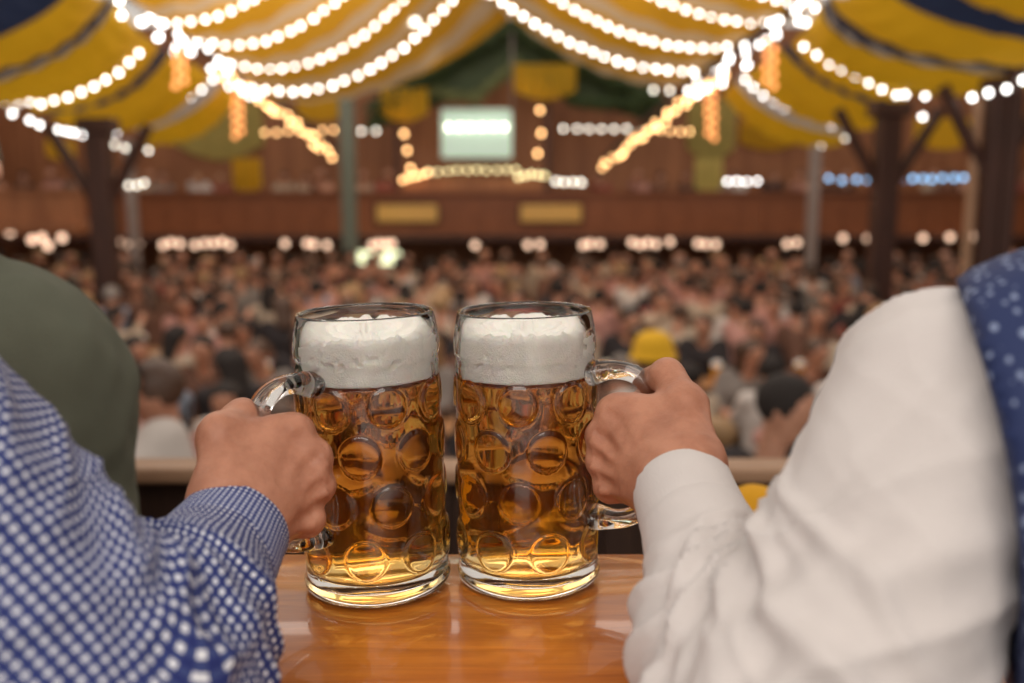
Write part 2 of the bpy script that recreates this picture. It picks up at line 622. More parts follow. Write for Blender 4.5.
SHIRT_M = [plain(n.replace(' ', '_') + '_cloth', c, 0.85, 0.15, 9) for n, c, _ in SHIRTS]
HAIRS = [('dark', 'dark_hair', 6), ('brown', 'brown_hair', 6), ('blond', 'blond_hair', 1.5), ('grey', 'grey_hair', .5)]

# ------------------------------------------------------------------ setting
HF = -1.6                                   # hall floor
o = make('floor', box(-14, 14, 1.62, 27, HF - 0.1, HF), M['floor'], smooth=False)
tag(o, 'dark board floor of the beer hall below the balcony', 'floor', kind='structure')
o = make('floor_balcony', box(-2.6, 2.6, -2.2, 1.62, -0.12, 0.0), M['floor'], smooth=False)
tag(o, 'board floor of the balcony under the two men', 'floor', kind='structure')
o = make('wall_back', box(-14, 14, 26.0, 26.2, HF, 5.2), M['wallwood'], smooth=False)
tag(o, 'brown boarded rear wall of the beer hall', 'wall', kind='structure')
for s, nm in ((-1, 'left'), (1, 'right')):
    o = make('wall_' + nm, box(min(s * 13.8, s * 14), max(s * 13.8, s * 14), 1.62, 26, HF, 4.2), M['wallwood'], smooth=False)
    tag(o, f'brown boarded {nm} side wall of the beer hall', 'wall', kind='structure')

# the balcony edge in front of the table
par = empty('balcony_parapet', (0, 1.5, 0))
tag(par, 'dark panelled balcony parapet with pale wooden rail behind the table', 'parapet', kind='structure')
make('rail', box(-2.6, 2.6, -0.045, 0.02, 0.565, 0.592, 0.006), M['rail'], par)
pp = [box(-2.6, 2.6, 0.0, 0.018, 0.0, 0.565)]
for k in range(18):
    x = -2.55 + k * 0.3
    pp.append(box(x, x + 0.05, -0.02, 0.0, 0.0, 0.565, 0.004))
make('panel', join(*pp), M['darkwood'], par, smooth=False)

# far gallery
gal = empty('gallery_parapet', (0, 22, 0))
tag(gal, 'long red-brown gallery parapet across the far end of the hall', 'parapet', kind='structure')
zt, zb = at(512, 194, 22)[2], at(512, 235, 22)[2]
gp = [box(-13.5, 13.5, 0.0, 0.12, zb, zt)]
for k in range(45):
    x = -13.4 + k * 0.6
    gp.append(box(x, x + 0.06, -0.03, 0.0, zb + 0.06, zt - 0.08))
make('panel', join(*gp), M['redwood'], gal, smooth=False)
make('rail', box(-13.5, 13.5, -0.12, 0.2, zt, zt + 0.07, 0.01), M['redwood'], gal, smooth=False)
make('lower_beam', box(-13.5, 13.5, -0.08, 0.16, zb - 0.14, zb, 0.01), M['post'], gal, smooth=False)
o = make('gallery_floor', box(-13.5, 13.5, 22.12, 26, zb, zb + 0.1), M['floor'], smooth=False)
tag(o, 'floor of the far gallery behind its parapet', 'floor', kind='structure')
a, b = at(-90, 192, 15.2), at(84, 224, 15.2)
o = make('side_gallery_parapet', join(box(a[0], b[0], 15.2, 15.3, b[2], a[2]), box(a[0], b[0], 15.15, 15.35, a[2], a[2] + .06), box(a[0], b[0], 14.9, 16.6, b[2] - .12, b[2])), M['wallwood'], smooth=False)
tag(o, 'brown side gallery parapet at the left edge above the green shoulder', 'parapet', kind='structure')
for k, px in enumerate((407, 551)):
    c = at(px, 213, 21.9)
    s = empty('gallery_sign', (c[0], 21.9, c[2]))
    tag(s, ('left' if k == 0 else 'right') + ' of two blank gold signs on the red-brown gallery parapet', 'sign', 'gold gallery signs')
    make('board', box(-0.70, 0.70, 0, 0.05, -0.20, 0.20, 0.02), M['gold'], s, smooth=False)
    make('frame', join(box(-0.74, 0.74, -0.02, 0.04, 0.20, 0.235), box(-0.74, 0.74, -0.02, 0.04, -0.235, -0.20),
                       box(-0.74, -0.70, -0.02, 0.04, -0.235, 0.235), box(0.70, 0.74, -0.02, 0.04, -0.235, 0.235)), M['post'], s, smooth=False)


PILLARS = []


def post(px, ptop, d, rad, m, label, brace=True):
    top = at(px, ptop, d)
    PILLARS.append((top[0], d))
    o = empty('pillar', (top[0], d, HF))
    tag(o, label, 'pillar', kind='structure')
    H = top[2] - HF
    make('shaft', box(-rad, rad, -rad, rad, 0.12, H, rad * 0.2), m, o, smooth=False)
    make('base', box(-rad * 1.4, rad * 1.4, -rad * 1.4, rad * 1.4, 0, 0.12, 0.01), m, o, smooth=False)
    if brace:
        make('cap', box(-rad * 1.6, rad * 1.6, -rad * 1.3, rad * 1.3, H - 0.2, H, 0.02), m, o, smooth=False)
        for sgn in (-1, 1):
            make('brace', tube([(sgn * rad * 0.8, 0, H - 1.1), (sgn * (rad + 0.55), 0, H - 0.1)], 0.08, 6), m, o, smooth=False)
    return o


post(97, 118, 13.36, 0.15, M['post'], 'dark wooden pillar at the left side of the hall')
post(128, 140, 18.52, 0.085, M['greypost'], 'slim pale pillar at left with lamp rings', False)
post(890, 102, 13.36, 0.155, M['post'], 'stout dark wooden pillar right of the hall, beyond the white shoulder')
post(998, 78, 11.64, 0.10, M['post'], 'dark wooden pillar close to the right edge')
post(816, 142, 18.52, 0.095, M['greypost'], 'slim pale pillar at right of the hall', False)
post(346, 85, 19.5, 0.14, M['greenpost'], 'dull green pillar left of the bandstand', False)
post(1016, 70, 11.64, 0.09, M['post'], 'thin dark post furthest to the right edge', False)
post(978, 100, 11.64, 0.045, M['rail'], 'thin yellowish wooden pole beside the right edge pillar', False)

# ------------------------------------------------------------------ tent cloth
def swag(name, c0, c1, m, puff, label, cat, group):
    n, k = len(c0), 11
    vs, fs, uv = [], [], []
    for i in range(n):
        u = i / (n - 1)
        for j in range(k):
            v = j / (k - 1)
            pnt = c0[i] * (1 - v) + c1[i] * v
            s = math.sin(PI * v) * (0.35 + 0.65 * math.sin(PI * u))
            rip = 0.035 * math.sin(u * 41 + 5 * v) * math.sin(PI * v)
            vs.append(pnt - V(0, 0, puff * s) + V(0, 0, rip))
            uv.append((u, v))
    for i in range(n - 1):
        for j in range(k - 1):
            a = i * k + j
            fs.append((a, a + 1, a + k + 1, a + k))
    o = make(name, (np.array(vs), fs), m, uv=uv)
    return tag(o, label, cat, group)


def px3(p0, p1, p2, d):
    return bez_mid(at(p0[0], p0[1], d), at(p1[0], p1[1], d), at(p2[0], p2[1], d), 29)


# side bays: curves from the inner truss to the outer beam (inner, mid, outer, depth), near to far
LEFT = [((8, -78), (-60, -40), (-175, 5), 9.4), ((40, -40), (-10, 0), (-110, 40), 10.3), ((72, -15), (25, 25), (-80, 65), 10.8), ((108, -5), (60, 40), (-50, 80), 11.8),
        ((116, 2), (63, 54), (-40, 92), 12.1), ((148, 38), (100, 78), (28, 102), 13.4), ((162, 45), (118, 84), (42, 107), 14.0),
        ((170, 52), (122, 96), (48, 113), 14.3), ((192, 62), (142, 112), (80, 124), 15.0), ((214, 74), (183, 98), (135, 124), 15.6),
        ((222, 85), (190, 113), (138, 134), 16.0), ((240, 95), (205, 129), (148, 144), 17.0)]
RIGHT = [((935, -90), (1020, -40), (1170, 0), 9.4), ((905, -45), (975, 2), (1110, 35), 10.3), ((880, -18), (955, 24), (1110, 50), 10.8), ((832, -5), (893, 40), (1080, 66), 11.8),
         ((822, 0), (878, 53), (1070, 80), 12.1), ((798, 36), (840, 64), (908, 94), 13.4), ((790, 42), (830, 74), (898, 101), 14.0),
         ((780, 48), (828, 86), (892, 108), 14.3), ((765, 62), (815, 101), (890, 120), 15.0), ((742, 72), (788, 105), (855, 127), 15.6),
         ((735, 82), (775, 116), (845, 136), 16.0), ((720, 92), (765, 129), (832, 144), 17.0)]
KINDS = ['c_yellow', 'c_navy', 'c_yellow', 'c_mix', 'c_yellow', 'c_yellow', 'c_navy', 'c_yellow', 'c_yellow', 'c_white', 'c_yellow']
CN = {'c_navy': 'navy', 'c_yellow': 'yellow', 'c_mix': 'navy and white', 'c_white': 'grey-white', 'c_gold': 'yellow and cream'}
ORD = ['first', 'second', 'third', 'fourth', 'fifth', 'sixth', 'seventh', 'eighth', 'ninth', 'tenth', 'eleventh', 'twelfth',
       'thirteenth', 'fourteenth', 'fifteenth', 'sixteenth', 'seventeenth', 'eighteenth', 'nineteenth', 'twentieth']
for side, curves in (('left', LEFT), ('right', RIGHT)):
    cs = [px3(*c) for c in curves]
    for i in range(11):
        swag('cloth_swag', cs[i], cs[i + 1], M[KINDS[i]], 0.20 if KINDS[i] == 'c_yellow' else 0.08,
             f'{CN[KINDS[i]]} ceiling cloth swag over the {side} bay, {ORD[i]} from the front', 'cloth swag', f'{side} bay ceiling swags')

CENT = {  # inner strings, truss end / middle / ridge end for the left and right half, depth
    'left': [((120, -10), (262, -70), (440, -240), 11.6), ((165, 22), (290, -25), (450, -180), 12.6), ((200, 38), (315, 15), (455, -130), 13.5),
             ((232, 62), (345, 45), (462, -75), 14.8), ((252, 86), (365, 70), (470, -25), 16.4), ((262, 100), (400, 82), (512, 15), 17.6)],
    'right': [((830, -30), (690, -90), (440, -240), 11.6), ((815, 5), (670, -45), (450, -180), 12.6), ((790, 18), (650, -6), (455, -130), 13.5),
              ((752, 40), (617, 28), (462, -75), 14.8), ((720, 68), (598, 52), (470, -25), 16.4), ((700, 85), (604, 70), (512, 15), 17.6)]}
CURV = {}
for side in ('left', 'right'):
    cs = CURV[side] = [px3(*c) for c in CENT[side]]
    for i in range(5):
        swag('cloth_swag', cs[i], cs[i + 1], M['c_gold'], 0.16,
             f'yellow and cream central ceiling swag sloping to the {side}, {ORD[i]} from the front', 'cloth swag', f'central {side} ceiling swags')


# ------------------------------------------------------------------ strings of bulbs
def bulb_mesh(r, m, nm):
    prof = [(0, -r)] + [(r * math.sin(a), -r * math.cos(a)) for a in np.linspace(0.35, 2.6, 8)] + [(r * 0.42, r * 1.15), (0, r * 1.2)]
    return mesh_data(nm, *lathe(prof, 10), m)


BULB = {}
def bulb(m, r):
    k = (m, round(r, 3))
    if k not in BULB:
        BULB[k] = bulb_mesh(r, M[m], 'bulb')
    return BULB[k]


def resample(pts, step):
    pts = np.asarray(pts, float)
    s = np.concatenate([[0], np.cumsum(np.linalg.norm(np.diff(pts, axis=0), axis=1))])
    n = max(2, int(s[-1] / step) + 1)
    q = np.linspace(0, s[-1], n)
    return np.stack([np.interp(q, s, pts[:, i]) for i in range(3)], 1)


def string(pts, step, m, r, label, group, jitter=0.0, name='string_light', bend=True):
    pts = np.asarray(pts, float)
    o = make(name, tube(pts, 0.008, 5), M['cable'])
    tag(o, label, 'string light', group)
    for q in resample(pts, step):
        b = link('bulb', bulb(m, r), o)
        b.location = q + V(*(RNG.uniform(-jitter, jitter, 3))) - V(0, 0, r)
    return o


for side in ('left', 'right'):
    for i in (1, 2, 3, 4):
        c = CURV[side][i]
        string(c, (0, .17, .175, .185, .215)[i], 'bulb', (0, .027, .028, .030, .036)[i],
               f'white bulb string on the central canopy sloping {side}, {ORD[i - 1]} from the front', 'central canopy bulb strings', 0.012)
for side, curves in (('left', LEFT), ('right', RIGHT)):
    a, b = px3(*curves[5]), px3(*curves[9])
    string(a[3:27] - V(0, 0, .04), 0.19, 'bulb', 0.028, f'white bulb string along the nearer yellow swag of the {side} bay', 'side bay bulb strings', 0.012)
    string(b[1:27] - V(0, 0, .04), 0.2, 'bulb', 0.027, f'white bulb string along the farther yellow swag of the {side} bay', 'side bay bulb strings', 0.012)


def pxline(pts):
    return np.array([at(*p) for p in pts])


LT = [(115, -6, 12.0), (150, 16, 12.7), (182, 40, 13.6), (222, 66, 15.0), (258, 92, 16.6), (300, 125, 19.0), (334, 153, 21.5)]
RT = [(815, -4, 12.0), (790, 15, 12.7), (762, 40, 13.6), (722, 68, 15.0), (690, 92, 16.6), (645, 128, 19.0), (604, 163, 21.5)]
for side, T in (('left', LT), ('right', RT)):
    string(pxline(T[:5]), 0.14, 'bulb', 0.028, f'bright bulb garland descending the near {side} roof truss', 'roof truss bulb garlands', 0.15)
    string(pxline(T[3:]) - V(0, 0, .05), 0.19, 'bulb_warm', 0.036, f'warm bulb garland descending the far {side} roof truss', 'roof truss bulb garlands', 0.07)
    o = make('roof_truss', tube(pxline(T) + V(0, 0, .12), 0.07, 6), M['post'], smooth=False)
    tag(o, f'sloping {side} roof truss carrying the bulb garland', 'truss', kind='structure')
for k, (px, y0, y1, d, side) in enumerate([(180, 52, 86, 13.6, 'left'), (238, 88, 136, 16.0, 'left'), (770, 44, 86, 13.6, 'right'), (711, 84, 138, 16.0, 'right')]):
    nf = 'nearer' if d < 15 else 'farther'
    a, b = at(px, y0, d), at(px, y1, d)
    o = make('light_chain', tube([a, b], 0.01, 5), M['cable'])
    tag(o, f'{nf} chain of orange bulbs hanging from the {side} roof truss', 'light chain', 'hanging orange light chains')
    for n_, q in enumerate(resample([a, b], 0.075)):
        e = link('bulb', bulb('bulb_orange', 0.045), o)
        e.location = q + V((n_ % 2 - .5) * 0.1, RNG.uniform(-.04, .04), 0)

SMALL = [
    ([(40, 122, 13.6), (62, 129, 13.6), (85, 134, 13.6), (118, 130, 13.6)], 0.12, 'bulb', 0.027, 'drooping bulb string between the dark pillars at far left'),
    ([(-20, 98, 13.0), (6, 101, 13.0), (30, 100, 13.0)], 0.15, 'bulb', 0.027, 'short bulb string at the left edge, upper of two'),
    ([(12, 112, 13.4), (30, 118, 13.4)], 0.15, 'bulb', 0.027, 'short bulb string at the left edge, lower of two'),
    ([(114, 143, 17.6), (130, 147, 17.6), (148, 149, 17.6)], 0.16, 'bulb_dim', 0.034, 'ring of bulbs around the slim pale left pillar, upper'),
    ([(120, 182, 17.6), (132, 184, 17.6), (144, 182, 17.6)], 0.14, 'bulb_dim', 0.034, 'ring of bulbs around the slim pale left pillar, lower'),
    ([(905, 92, 13.0), (928, 95, 13.0), (945, 96, 13.0)], 0.22, 'bulb', 0.028, 'short bulb string right of the stout dark pillar, upper of two'),
    ([(922, 114, 13.4), (936, 109, 13.4), (948, 106, 13.4)], 0.17, 'bulb', 0.027, 'short bulb string right of the stout dark pillar, lower of two'),
    ([(972, 95, 11.5), (996, 89, 11.5), (1012, 84, 11.5), (1040, 72, 11.5)], 0.19, 'bulb', 0.028, 'bulb string rising to the right edge'),
    ([(822, 143, 17.5), (836, 140, 17.5), (852, 132, 17.5)], 0.12, 'bulb_dim', 0.034, 'short bulb string at the top of the slim pale right pillar'),
    ([(265, 131, 21), (300, 129, 21), (345, 129, 21)], 0.24, 'bulb_warm', 0.036, 'level bulb row on the rear wall left of the green pillar'),
    ([(362, 129, 21), (376, 129, 21)], 0.26, 'bulb_dim', 0.038, 'pair of white bulbs between green pillar and bandstand'),
    ([(564, 127, 21), (600, 127, 21), (640, 128, 21)], 0.24, 'bulb_dim', 0.038, 'level white bulb row right of the bandstand'),
    ([(640, 128, 21), (690, 130, 21)], 0.2, 'bulb_warm', 0.036, 'level warm bulb row at the far end of the right truss'),
    ([(654, 88, 19), (670, 89, 19)], 0.26, 'bulb_dim', 0.038, 'pair of white bulbs under the right end of the canopy'),
    ([(428, 170, 22.6), (470, 168, 22.6), (516, 168, 22.6)], 0.21, 'bulb_cream', 0.044, 'cream bulb row along the foot of the bandstand'),
    ([(400, 96, 22.6), (402, 112, 22.6), (404, 130, 22.6), (408, 150, 22.6), (411, 166, 22.6)], 0.33, 'bulb_warm', 0.05, 'warm bulb chain down the left bandstand post'),
    ([(403, 178, 22.6), (414, 174, 22.6), (426, 172, 22.6)], 0.13, 'bulb_warm', 0.045, 'cluster of warm bulbs at the foot of the left bandstand post'),
    ([(533, 88, 22.6), (541, 110, 22.6), (542, 130, 22.6), (538, 152, 22.6)], 0.46, 'bulb_warm', 0.05, 'warm bulb chain down the right bandstand post'),
    ([(518, 175, 22.6), (530, 172, 22.6), (544, 173, 22.6)], 0.13, 'bulb_cream', 0.05, 'cluster of bulbs at the foot of the right bandstand post'),
    ([(556, 180, 20.8), (581, 180, 20.8)], 0.16, 'bulb_dim', 0.045, 'short pale bulb row right of the bandstand foot'),
    ([(727, 180, 20.8), (757, 180, 20.8)], 0.2, 'bulb', 0.036, 'short white bulb row on the gallery, right of the middle'),
    ([(829, 177, 19), (842, 178, 19)], 0.16, 'bulb_blue', 0.04, 'leftmost short row of blue-white bulbs on the right gallery'),
    ([(857, 178, 19), (867, 178, 19)], 0.16, 'bulb_blue', 0.04, 'middle short row of blue-white bulbs on the right gallery'),
    ([(902, 177, 19), (935, 177, 19), (964, 175, 19)], 0.18, 'bulb_blue', 0.042, 'long row of blue-white bulbs right of the stout pillar'),
]
for pts, step, m, r, lab in SMALL:
    string(pxline(pts), step, m, r, lab, 'scattered bulb strings', 0.015)

for px, py, d, lab in ((413, 22, 15.6, 'bright white spotlight on the left half of the canopy, nearer of two'), (428, 46, 17.2, 'bright white spotlight on the left half of the canopy, farther of two')):
    pt = at(px, py, d)
    o = empty('spotlight', pt)
    o.rotation_euler = (-.5, 0, 0)
    tag(o, lab, 'spotlight', 'canopy spotlights')
    make('housing', lathe([(0, .16), (.06, .15), (.09, .06), (.11, 0), (.10, 0), (.08, .05), (0, .06)], 16), M['greypost'], o)
    make('lens', lathe([(0, .0), (.06, -.008), (.097, .01), (0, .02)], 16), M['bulb_dim'], o)
    make('bracket', tube([(0, 0, .12), (0, .02, .42)], .015, 6), M['cable'], o)

# lamp globes hung under the far gallery
PEND = [118, 130, 138, 163, 171, 180, 195, 205, 214, 222, 230, 285, 307, 314, 327, 372, 379, 386, 392, 475, 528, 540, 583, 590, 600,
        632, 640, 648, 656, 670, 698, 706, 716, 787, 797, 843, 868, 923, 950, 972]
gm = mesh_data('globe', *lathe([(0, -.075), (.045, -.06), (.075, 0), (.06, .05), (.03, .075), (0, .078)], 12), M['bulb_pink'])
rm = mesh_data('rod', *tube([(0, 0, .07), (0, 0, .24)], .012, 5), M['cable'])
for k, px in enumerate(PEND):
    pt = at(px, 244 - (6 if px > 840 else 0) + RNG.uniform(-2, 2), 21.85)
    o = empty('lamp', pt)
    tag(o, f'pinkish globe lamp under the far gallery edge, {k + 1} counted from the left end', 'lamp', 'globe lamps under the gallery')
    link('globe', gm, o)
    link('rod', rm, o)
for k, (px, py) in enumerate([(10, 232), (32, 240), (42, 238), (48, 246), (62, 238)]):
    pt = at(px, py, 15.0)
    o = empty('lamp', pt)
    tag(o, f'white globe lamp at the left edge above the green shoulder, {ORD[k]} from left', 'lamp', 'globe lamps at the left edge')
    link('globe', mesh_data('globe', *lathe([(0, -.06), (.04, -.05), (.06, 0), (.05, .04), (.03, .06), (0, .062)], 12), M['bulb_pink']), o)
    link('rod', mesh_data('rod', *tube([(0, 0, .06), (0, 0, .16)], .01, 5), M['cable']), o)
c = at(372, 258, 21.0)
o = empty('lit_sign', c)
tag(o, 'bright pale yellow lit sign under the gallery, left of the mugs', 'sign')
make('face', box(-0.62, 0.62, 0, 0.06, -0.15, 0.15, 0.02), M['kiosk'], o, smooth=False)
make('frame', join(box(-0.66, 0.66, 0.01, 0.1, 0.15, 0.19), box(-0.66, 0.66, 0.01, 0.1, -0.19, -0.15)), M['post'], o, smooth=False)
make('stand', join(box(-0.5, -0.45, 0.02, 0.07, HF - c[2], -0.19), box(0.45, 0.5, 0.02, 0.07, HF - c[2], -0.19)), M['post'], o, smooth=False)

# ------------------------------------------------------------------ bandstand and garlands
BD = 22.9
st = empty('bandstand', (at(478, 200, BD)[0], BD, 0))
tag(st, 'wooden bandstand with green gable and lit screen at the far end', 'bandstand')
bx = st.location[0]
def bl(px, py, d=BD):
    return at(px, py, d) - V(bx, BD, 0)
for px in (396, 548):
    t, b = bl(px, 82), bl(px, 194)
    make('post', box(t[0] - .07, t[0] + .07, -.07, .07, zb + .1, t[2], .01), M['post'], st, smooth=False)
a, b = bl(396, 178), bl(548, 194)
make('front_board', box(a[0], b[0], -.02, .06, b[2], a[2]), M['wallwood'], st, smooth=False)
make('stage', box(a[0], b[0], .06, 1.5, zb + .1, b[2] + .02), M['floor'], st, smooth=False)
make('back_panel', box(a[0], b[0], 1.5, 1.6, zb + .1, bl(478, 60)[2]), M['wallwood'], st, smooth=False)
g0, g1, g2 = bl(366, 118), bl(512, 22), bl(664, 112)
gv = [(g0[0], 0, g0[2]), (g1[0], 0, g1[2]), (g2[0], 0, g2[2]), (g2[0], 0, g2[2] - .35), (g1[0], 0, g1[2] - 1.2), (g0[0], 0, g0[2] - .35)]
n = len(gv)
gv2 = gv + [(x, .12, z) for x, y, z in gv]
gf = [(0, 1, 4, 5), (1, 2, 3, 4), (6 + 5, 6 + 4, 6 + 1, 6), (6 + 4, 6 + 3, 6 + 2, 6 + 1)] + [((i + 1) % n, i, i + n, (i + 1) % n + n) for i in range(n)]
make('gable_board', (np.array(gv2, float), gf), M['leaf'], st, smooth=False)
s0, s1 = bl(441, 109, BD - .2), bl(512, 158, BD - .2)
sc = make('screen', box(s0[0], s1[0], -.25, -.18, s1[2], s0[2], .02), M['screen'], st, smooth=False)
for i in range(6):
    x = s0[0] + .18 + (s1[0] - s0[0] - .36) * i / 5
    q = link('stage_lamp', bulb('bulb_dim', 0.055), st)
    q.location = (x, -.34, s0[2] * .62 + s1[2] * .38)


def garland(path, rad, nleaf, label, light=False):
    pts = resample(path, 0.15)
    vs, fs = [], []
    n = len(pts)
    for i in range(nleaf):
        t = RNG.uniform(0, n - 1.001)
        k = int(t)
        c = pts[k] + (pts[k + 1] - pts[k]) * (t - k)
        d = RNG.normal(size=3); d /= np.linalg.norm(d)
        c = c + d * rad * RNG.uniform(.4, 1.0)
        a = np.cross(d, RNG.normal(size=3)); a /= np.linalg.norm(a)
        b = unit(np.cross(d, a) + d * .5)
        s = RNG.uniform(.05, .10)
        q = len(vs)
        vs += [c - a * s, c + b * s * .5, c + a * s, c - b * s * .5]
        fs.append((q, q + 1, q + 2, q + 3))
    tv, tf = tube(pts, rad * .5, 6)
    o = make('evergreen_garland', join((tv, tf), (np.array(vs), fs)), M['leaf2' if light else 'leaf'], smooth=False)
    return tag(o, label, 'garland', 'evergreen garlands')


garland(pxline([(372, 112, 22.5), (440, 66, 22.5), (512, 26, 22.5)]), .34, 1500, 'dark evergreen garland on the left slope of the bandstand gable')
garland(pxline([(512, 26, 22.5), (585, 66, 22.5), (662, 104, 22.5)]), .34, 1500, 'dark evergreen garland on the right slope of the bandstand gable')
garland(pxline([(430, 92, 22.4), (475, 98, 22.4), (520, 62, 22.4)]), .16, 700, 'lighter evergreen garland drooping left of the gable centre', True)
garland(pxline([(520, 62, 22.4), (575, 102, 22.4), (645, 104, 22.4)]), .20, 900, 'dark evergreen garland drooping right of the gable centre')
o = make('hanging_pole', tube([at(512, 30, 22.3), at(512, 112, 22.3)], .025, 8), M['greypost'])
tag(o, 'thin pale pole hanging at the middle of the bandstand gable', 'pole')


def banner(px0, py0, px1, py1, d, m, label):
    a, b = at(px0, py0, d), at(px1, py1, d)
    n, k = 15, 7
    vs, fs = [], []
    for i in range(n):
        u = i / (n - 1)
        for j in range(k):
            v = j / (k - 1)
            vs.append((a[0] + (b[0] - a[0]) * u, d + .06 * math.sin(u * 26) * (0.4 + v), a[2] + (b[2] - a[2]) * v * (0.75 + 0.25 * math.sin(PI * u))))
    for i in range(n - 1):
        for j in range(k - 1):
            q = i * k + j
            fs.append((q, q + 1, q + k + 1, q + k))
    o = make('cloth_banner', (np.array(vs), fs), m)
    return tag(o, label, 'banner', 'cloth banners at the far end')


banner(172, 100, 264, 160, 25.9, M['c_olive'], 'wide olive yellow wall cloth left of the hall, over the gallery')
banner(688, 100, 735, 162, 25.9, M['c_olive'], 'olive yellow wall cloth right of the hall, over the gallery')
banner(296, 92, 346, 122, 22.6, M['c_yellow'], 'yellow cloth hanging left of the green pillar')
banner(380, 88, 428, 122, 22.3, M['c_yellow'], 'yellow cloth under the left end of the bandstand gable')
banner(514, 64, 576, 100, 22.2, M['c_yellow'], 'yellow cloth right of the middle of the bandstand gable')
banner(232, 158, 262, 196, 22.6, M['c_yellow'], 'small yellow cloth behind the left gallery parapet')
banner(695, 158, 722, 196, 22.6, M['c_olive'], 'small olive cloth behind the right gallery parapet')
banner(740, 120, 800, 150, 25.9, M['c_yellow'], 'low yellow cloth beside the slim pale right pillar')
banner(915, 118, 975, 150, 14.5, M['c_yellow'], 'yellow cloth between the two right pillars')
banner(45, 140, 75, 160, 17, M['c_yellow'], 'small yellow cloth left of the dark left pillar')


# ------------------------------------------------------------------ crowd
def person_cones(p):
    """p: joint dictionary -> body, shirt, trousers, hair, head frame"""
    k = .05
    hd = p['head']; nk = p['neck']; ch = p['chest']; pv = p['pelvis']
    f = unit(np.append(p.get('face', V(0, 1))[:2], 0)); s = V(f[1], -f[0], 0)
    tor = []
    for q in (-1, 1):
        tor.append((pv + s * q * .075, ch + s * q * .085, .105, .105, .06))
        tor.append((ch + s * q * .085, p['sh'][0 if q < 0 else 1] * .75 + nk * .25 - V(0, 0, .02), .10, .060, .06))
    arms = []
    for i in (0, 1):
        arms += [(p['sh'][i], p['el'][i], .054, .043, .05), (p['el'][i], p['wr'][i], .042, .028, .03)]
    hands = []
    for i in (0, 1):
        dd = unit(p['wr'][i] - p['el'][i])
        hands.append((p['wr'][i], p['wr'][i] + dd * .09, .03, .036, .03))
        hands.append((p['wr'][i] + dd * .09, p['wr'][i] + dd * .15, .030, .020, .03))
    legs = []
    for i, q in ((0, -1), (1, 1)):
        hip = pv + s * q * .09 - V(0, 0, .02)
        legs += [(hip, p['kn'][i], .085, .058, .05), (p['kn'][i], p['an'][i], .056, .038, .03)]
    feet = [(p['an'][i] - V(0, 0, .03), p['an'][i] + f * .16 - V(0, 0, .05), .038, .032, .03) for i in (0, 1)]
    up = unit(hd - nk)
    neck = [(nk - up * .02, hd - up * .04, .055, .052, .04)]
    head = [(hd + up * .03 - f * .01, hd + up * .03 + f * .01, .093, .093, .05), (hd - up * .06 + f * .035, hd - up * .085 + f * .05, .058, .040, .05),
            (hd + f * .088 + up * .005, hd + f * .112 - up * .03, .010, .015, .012)]
    for q in (-1, 1):
        head.append((hd + s * q * .092 + up * .01, hd + s * q * .092 - up * .02, .012, .009, .012))
    body = tor + neck + head + arms + hands + legs + feet
    collar = [(nk - up * .045 - f * .003, nk + up * .022, .072, .058, .03)]
    return dict(body=body, collar=collar, shirt=tor + arms, trousers=[(pv - s * .075, pv + s * .075, .11, .11, .05)] + legs, head=head, f=f, up=up, s=s, hd=hd, nk=nk)


def seated(lean=0.0, turn=0.0, arms='table', stand=False):
    z = 0.42 if stand else 0.0
    pv = V(0, 0, .56 + z); ch = V(lean * .5, .05, .92 + z); nk = V(lean, .07, 1.09 + z)
    hd = nk + V(lean * .3, .04, .17)
    sh = [nk + V(-.19, -.02, -.04), nk + V(.19, -.02, -.04)]
    if arms == 'table':
        el = [V(-.22, .17, .83 + z), V(.22, .17, .83 + z)]; wr = [V(-.14, .38, .82 + z), V(.16, .38, .82 + z)]
    elif arms == 'drink':
        el = [V(-.22, .16, .82 + z), V(.26, .20, 1.02 + z)]; wr = [V(-.12, .38, .82 + z), V(.20, .36, 1.16 + z)]
    elif arms == 'up':
        el = [V(-.36, .10, 1.22 + z), V(.36, .12, 1.20 + z)]; wr = [V(-.30, .20, 1.45 + z), V(.34, .22, 1.43 + z)]
    else:
        el = [V(-.24, .04, .80 + z), V(.24, .04, .80 + z)]; wr = [V(-.20, .26, .70 + z), V(.22, .24, .68 + z)]
    if stand:
        kn = [V(-.10, .03, .52), V(.10, .03, .52)]; an = [V(-.10, 0, .09), V(.10, 0, .09)]
    else:
        kn = [V(-.12, .40, .54), V(.12, .40, .54)]; an = [V(-.12, .38, .09), V(.12, .38, .09)]
    return dict(pelvis=pv, chest=ch, neck=nk, head=hd, sh=sh, el=el, wr=wr, kn=kn, an=an, face=V(math.sin(turn), math.cos(turn)))


def hair_mesh(pc, kind, h):
    hd, f, up, s = pc['hd'], pc['f'], pc['up'], pc['s']
    cap = [(hd + up * .035 - f * .015, hd + up * .035 + f * .005, .102, .098, .05)]
    if kind == 'long':
        for q in (-1, 0, 1):
            cap.append((hd + up * .02 - f * .06 + s * q * .05, hd - up * .20 - f * .075 + s * q * .06, .058, .042, .05))
    if kind == 'bun':
        cap.append((hd + up * .11 - f * .08, hd + up * .12 - f * .085, .05, .045, .03))
    fc = hd + f * .075 - up * .035
    def cut(P, d):
        hole = np.linalg.norm((P - fc) / np.array([1, 1, 1.25]), axis=1) - .082
        low = -((P - (hd - up * .105)) @ up) if kind != 'long' else -((P - (hd - up * .26)) @ up)
        return np.maximum(np.maximum(d, -hole), low)
    return limb_mesh(cap, h, 0.0, cut)


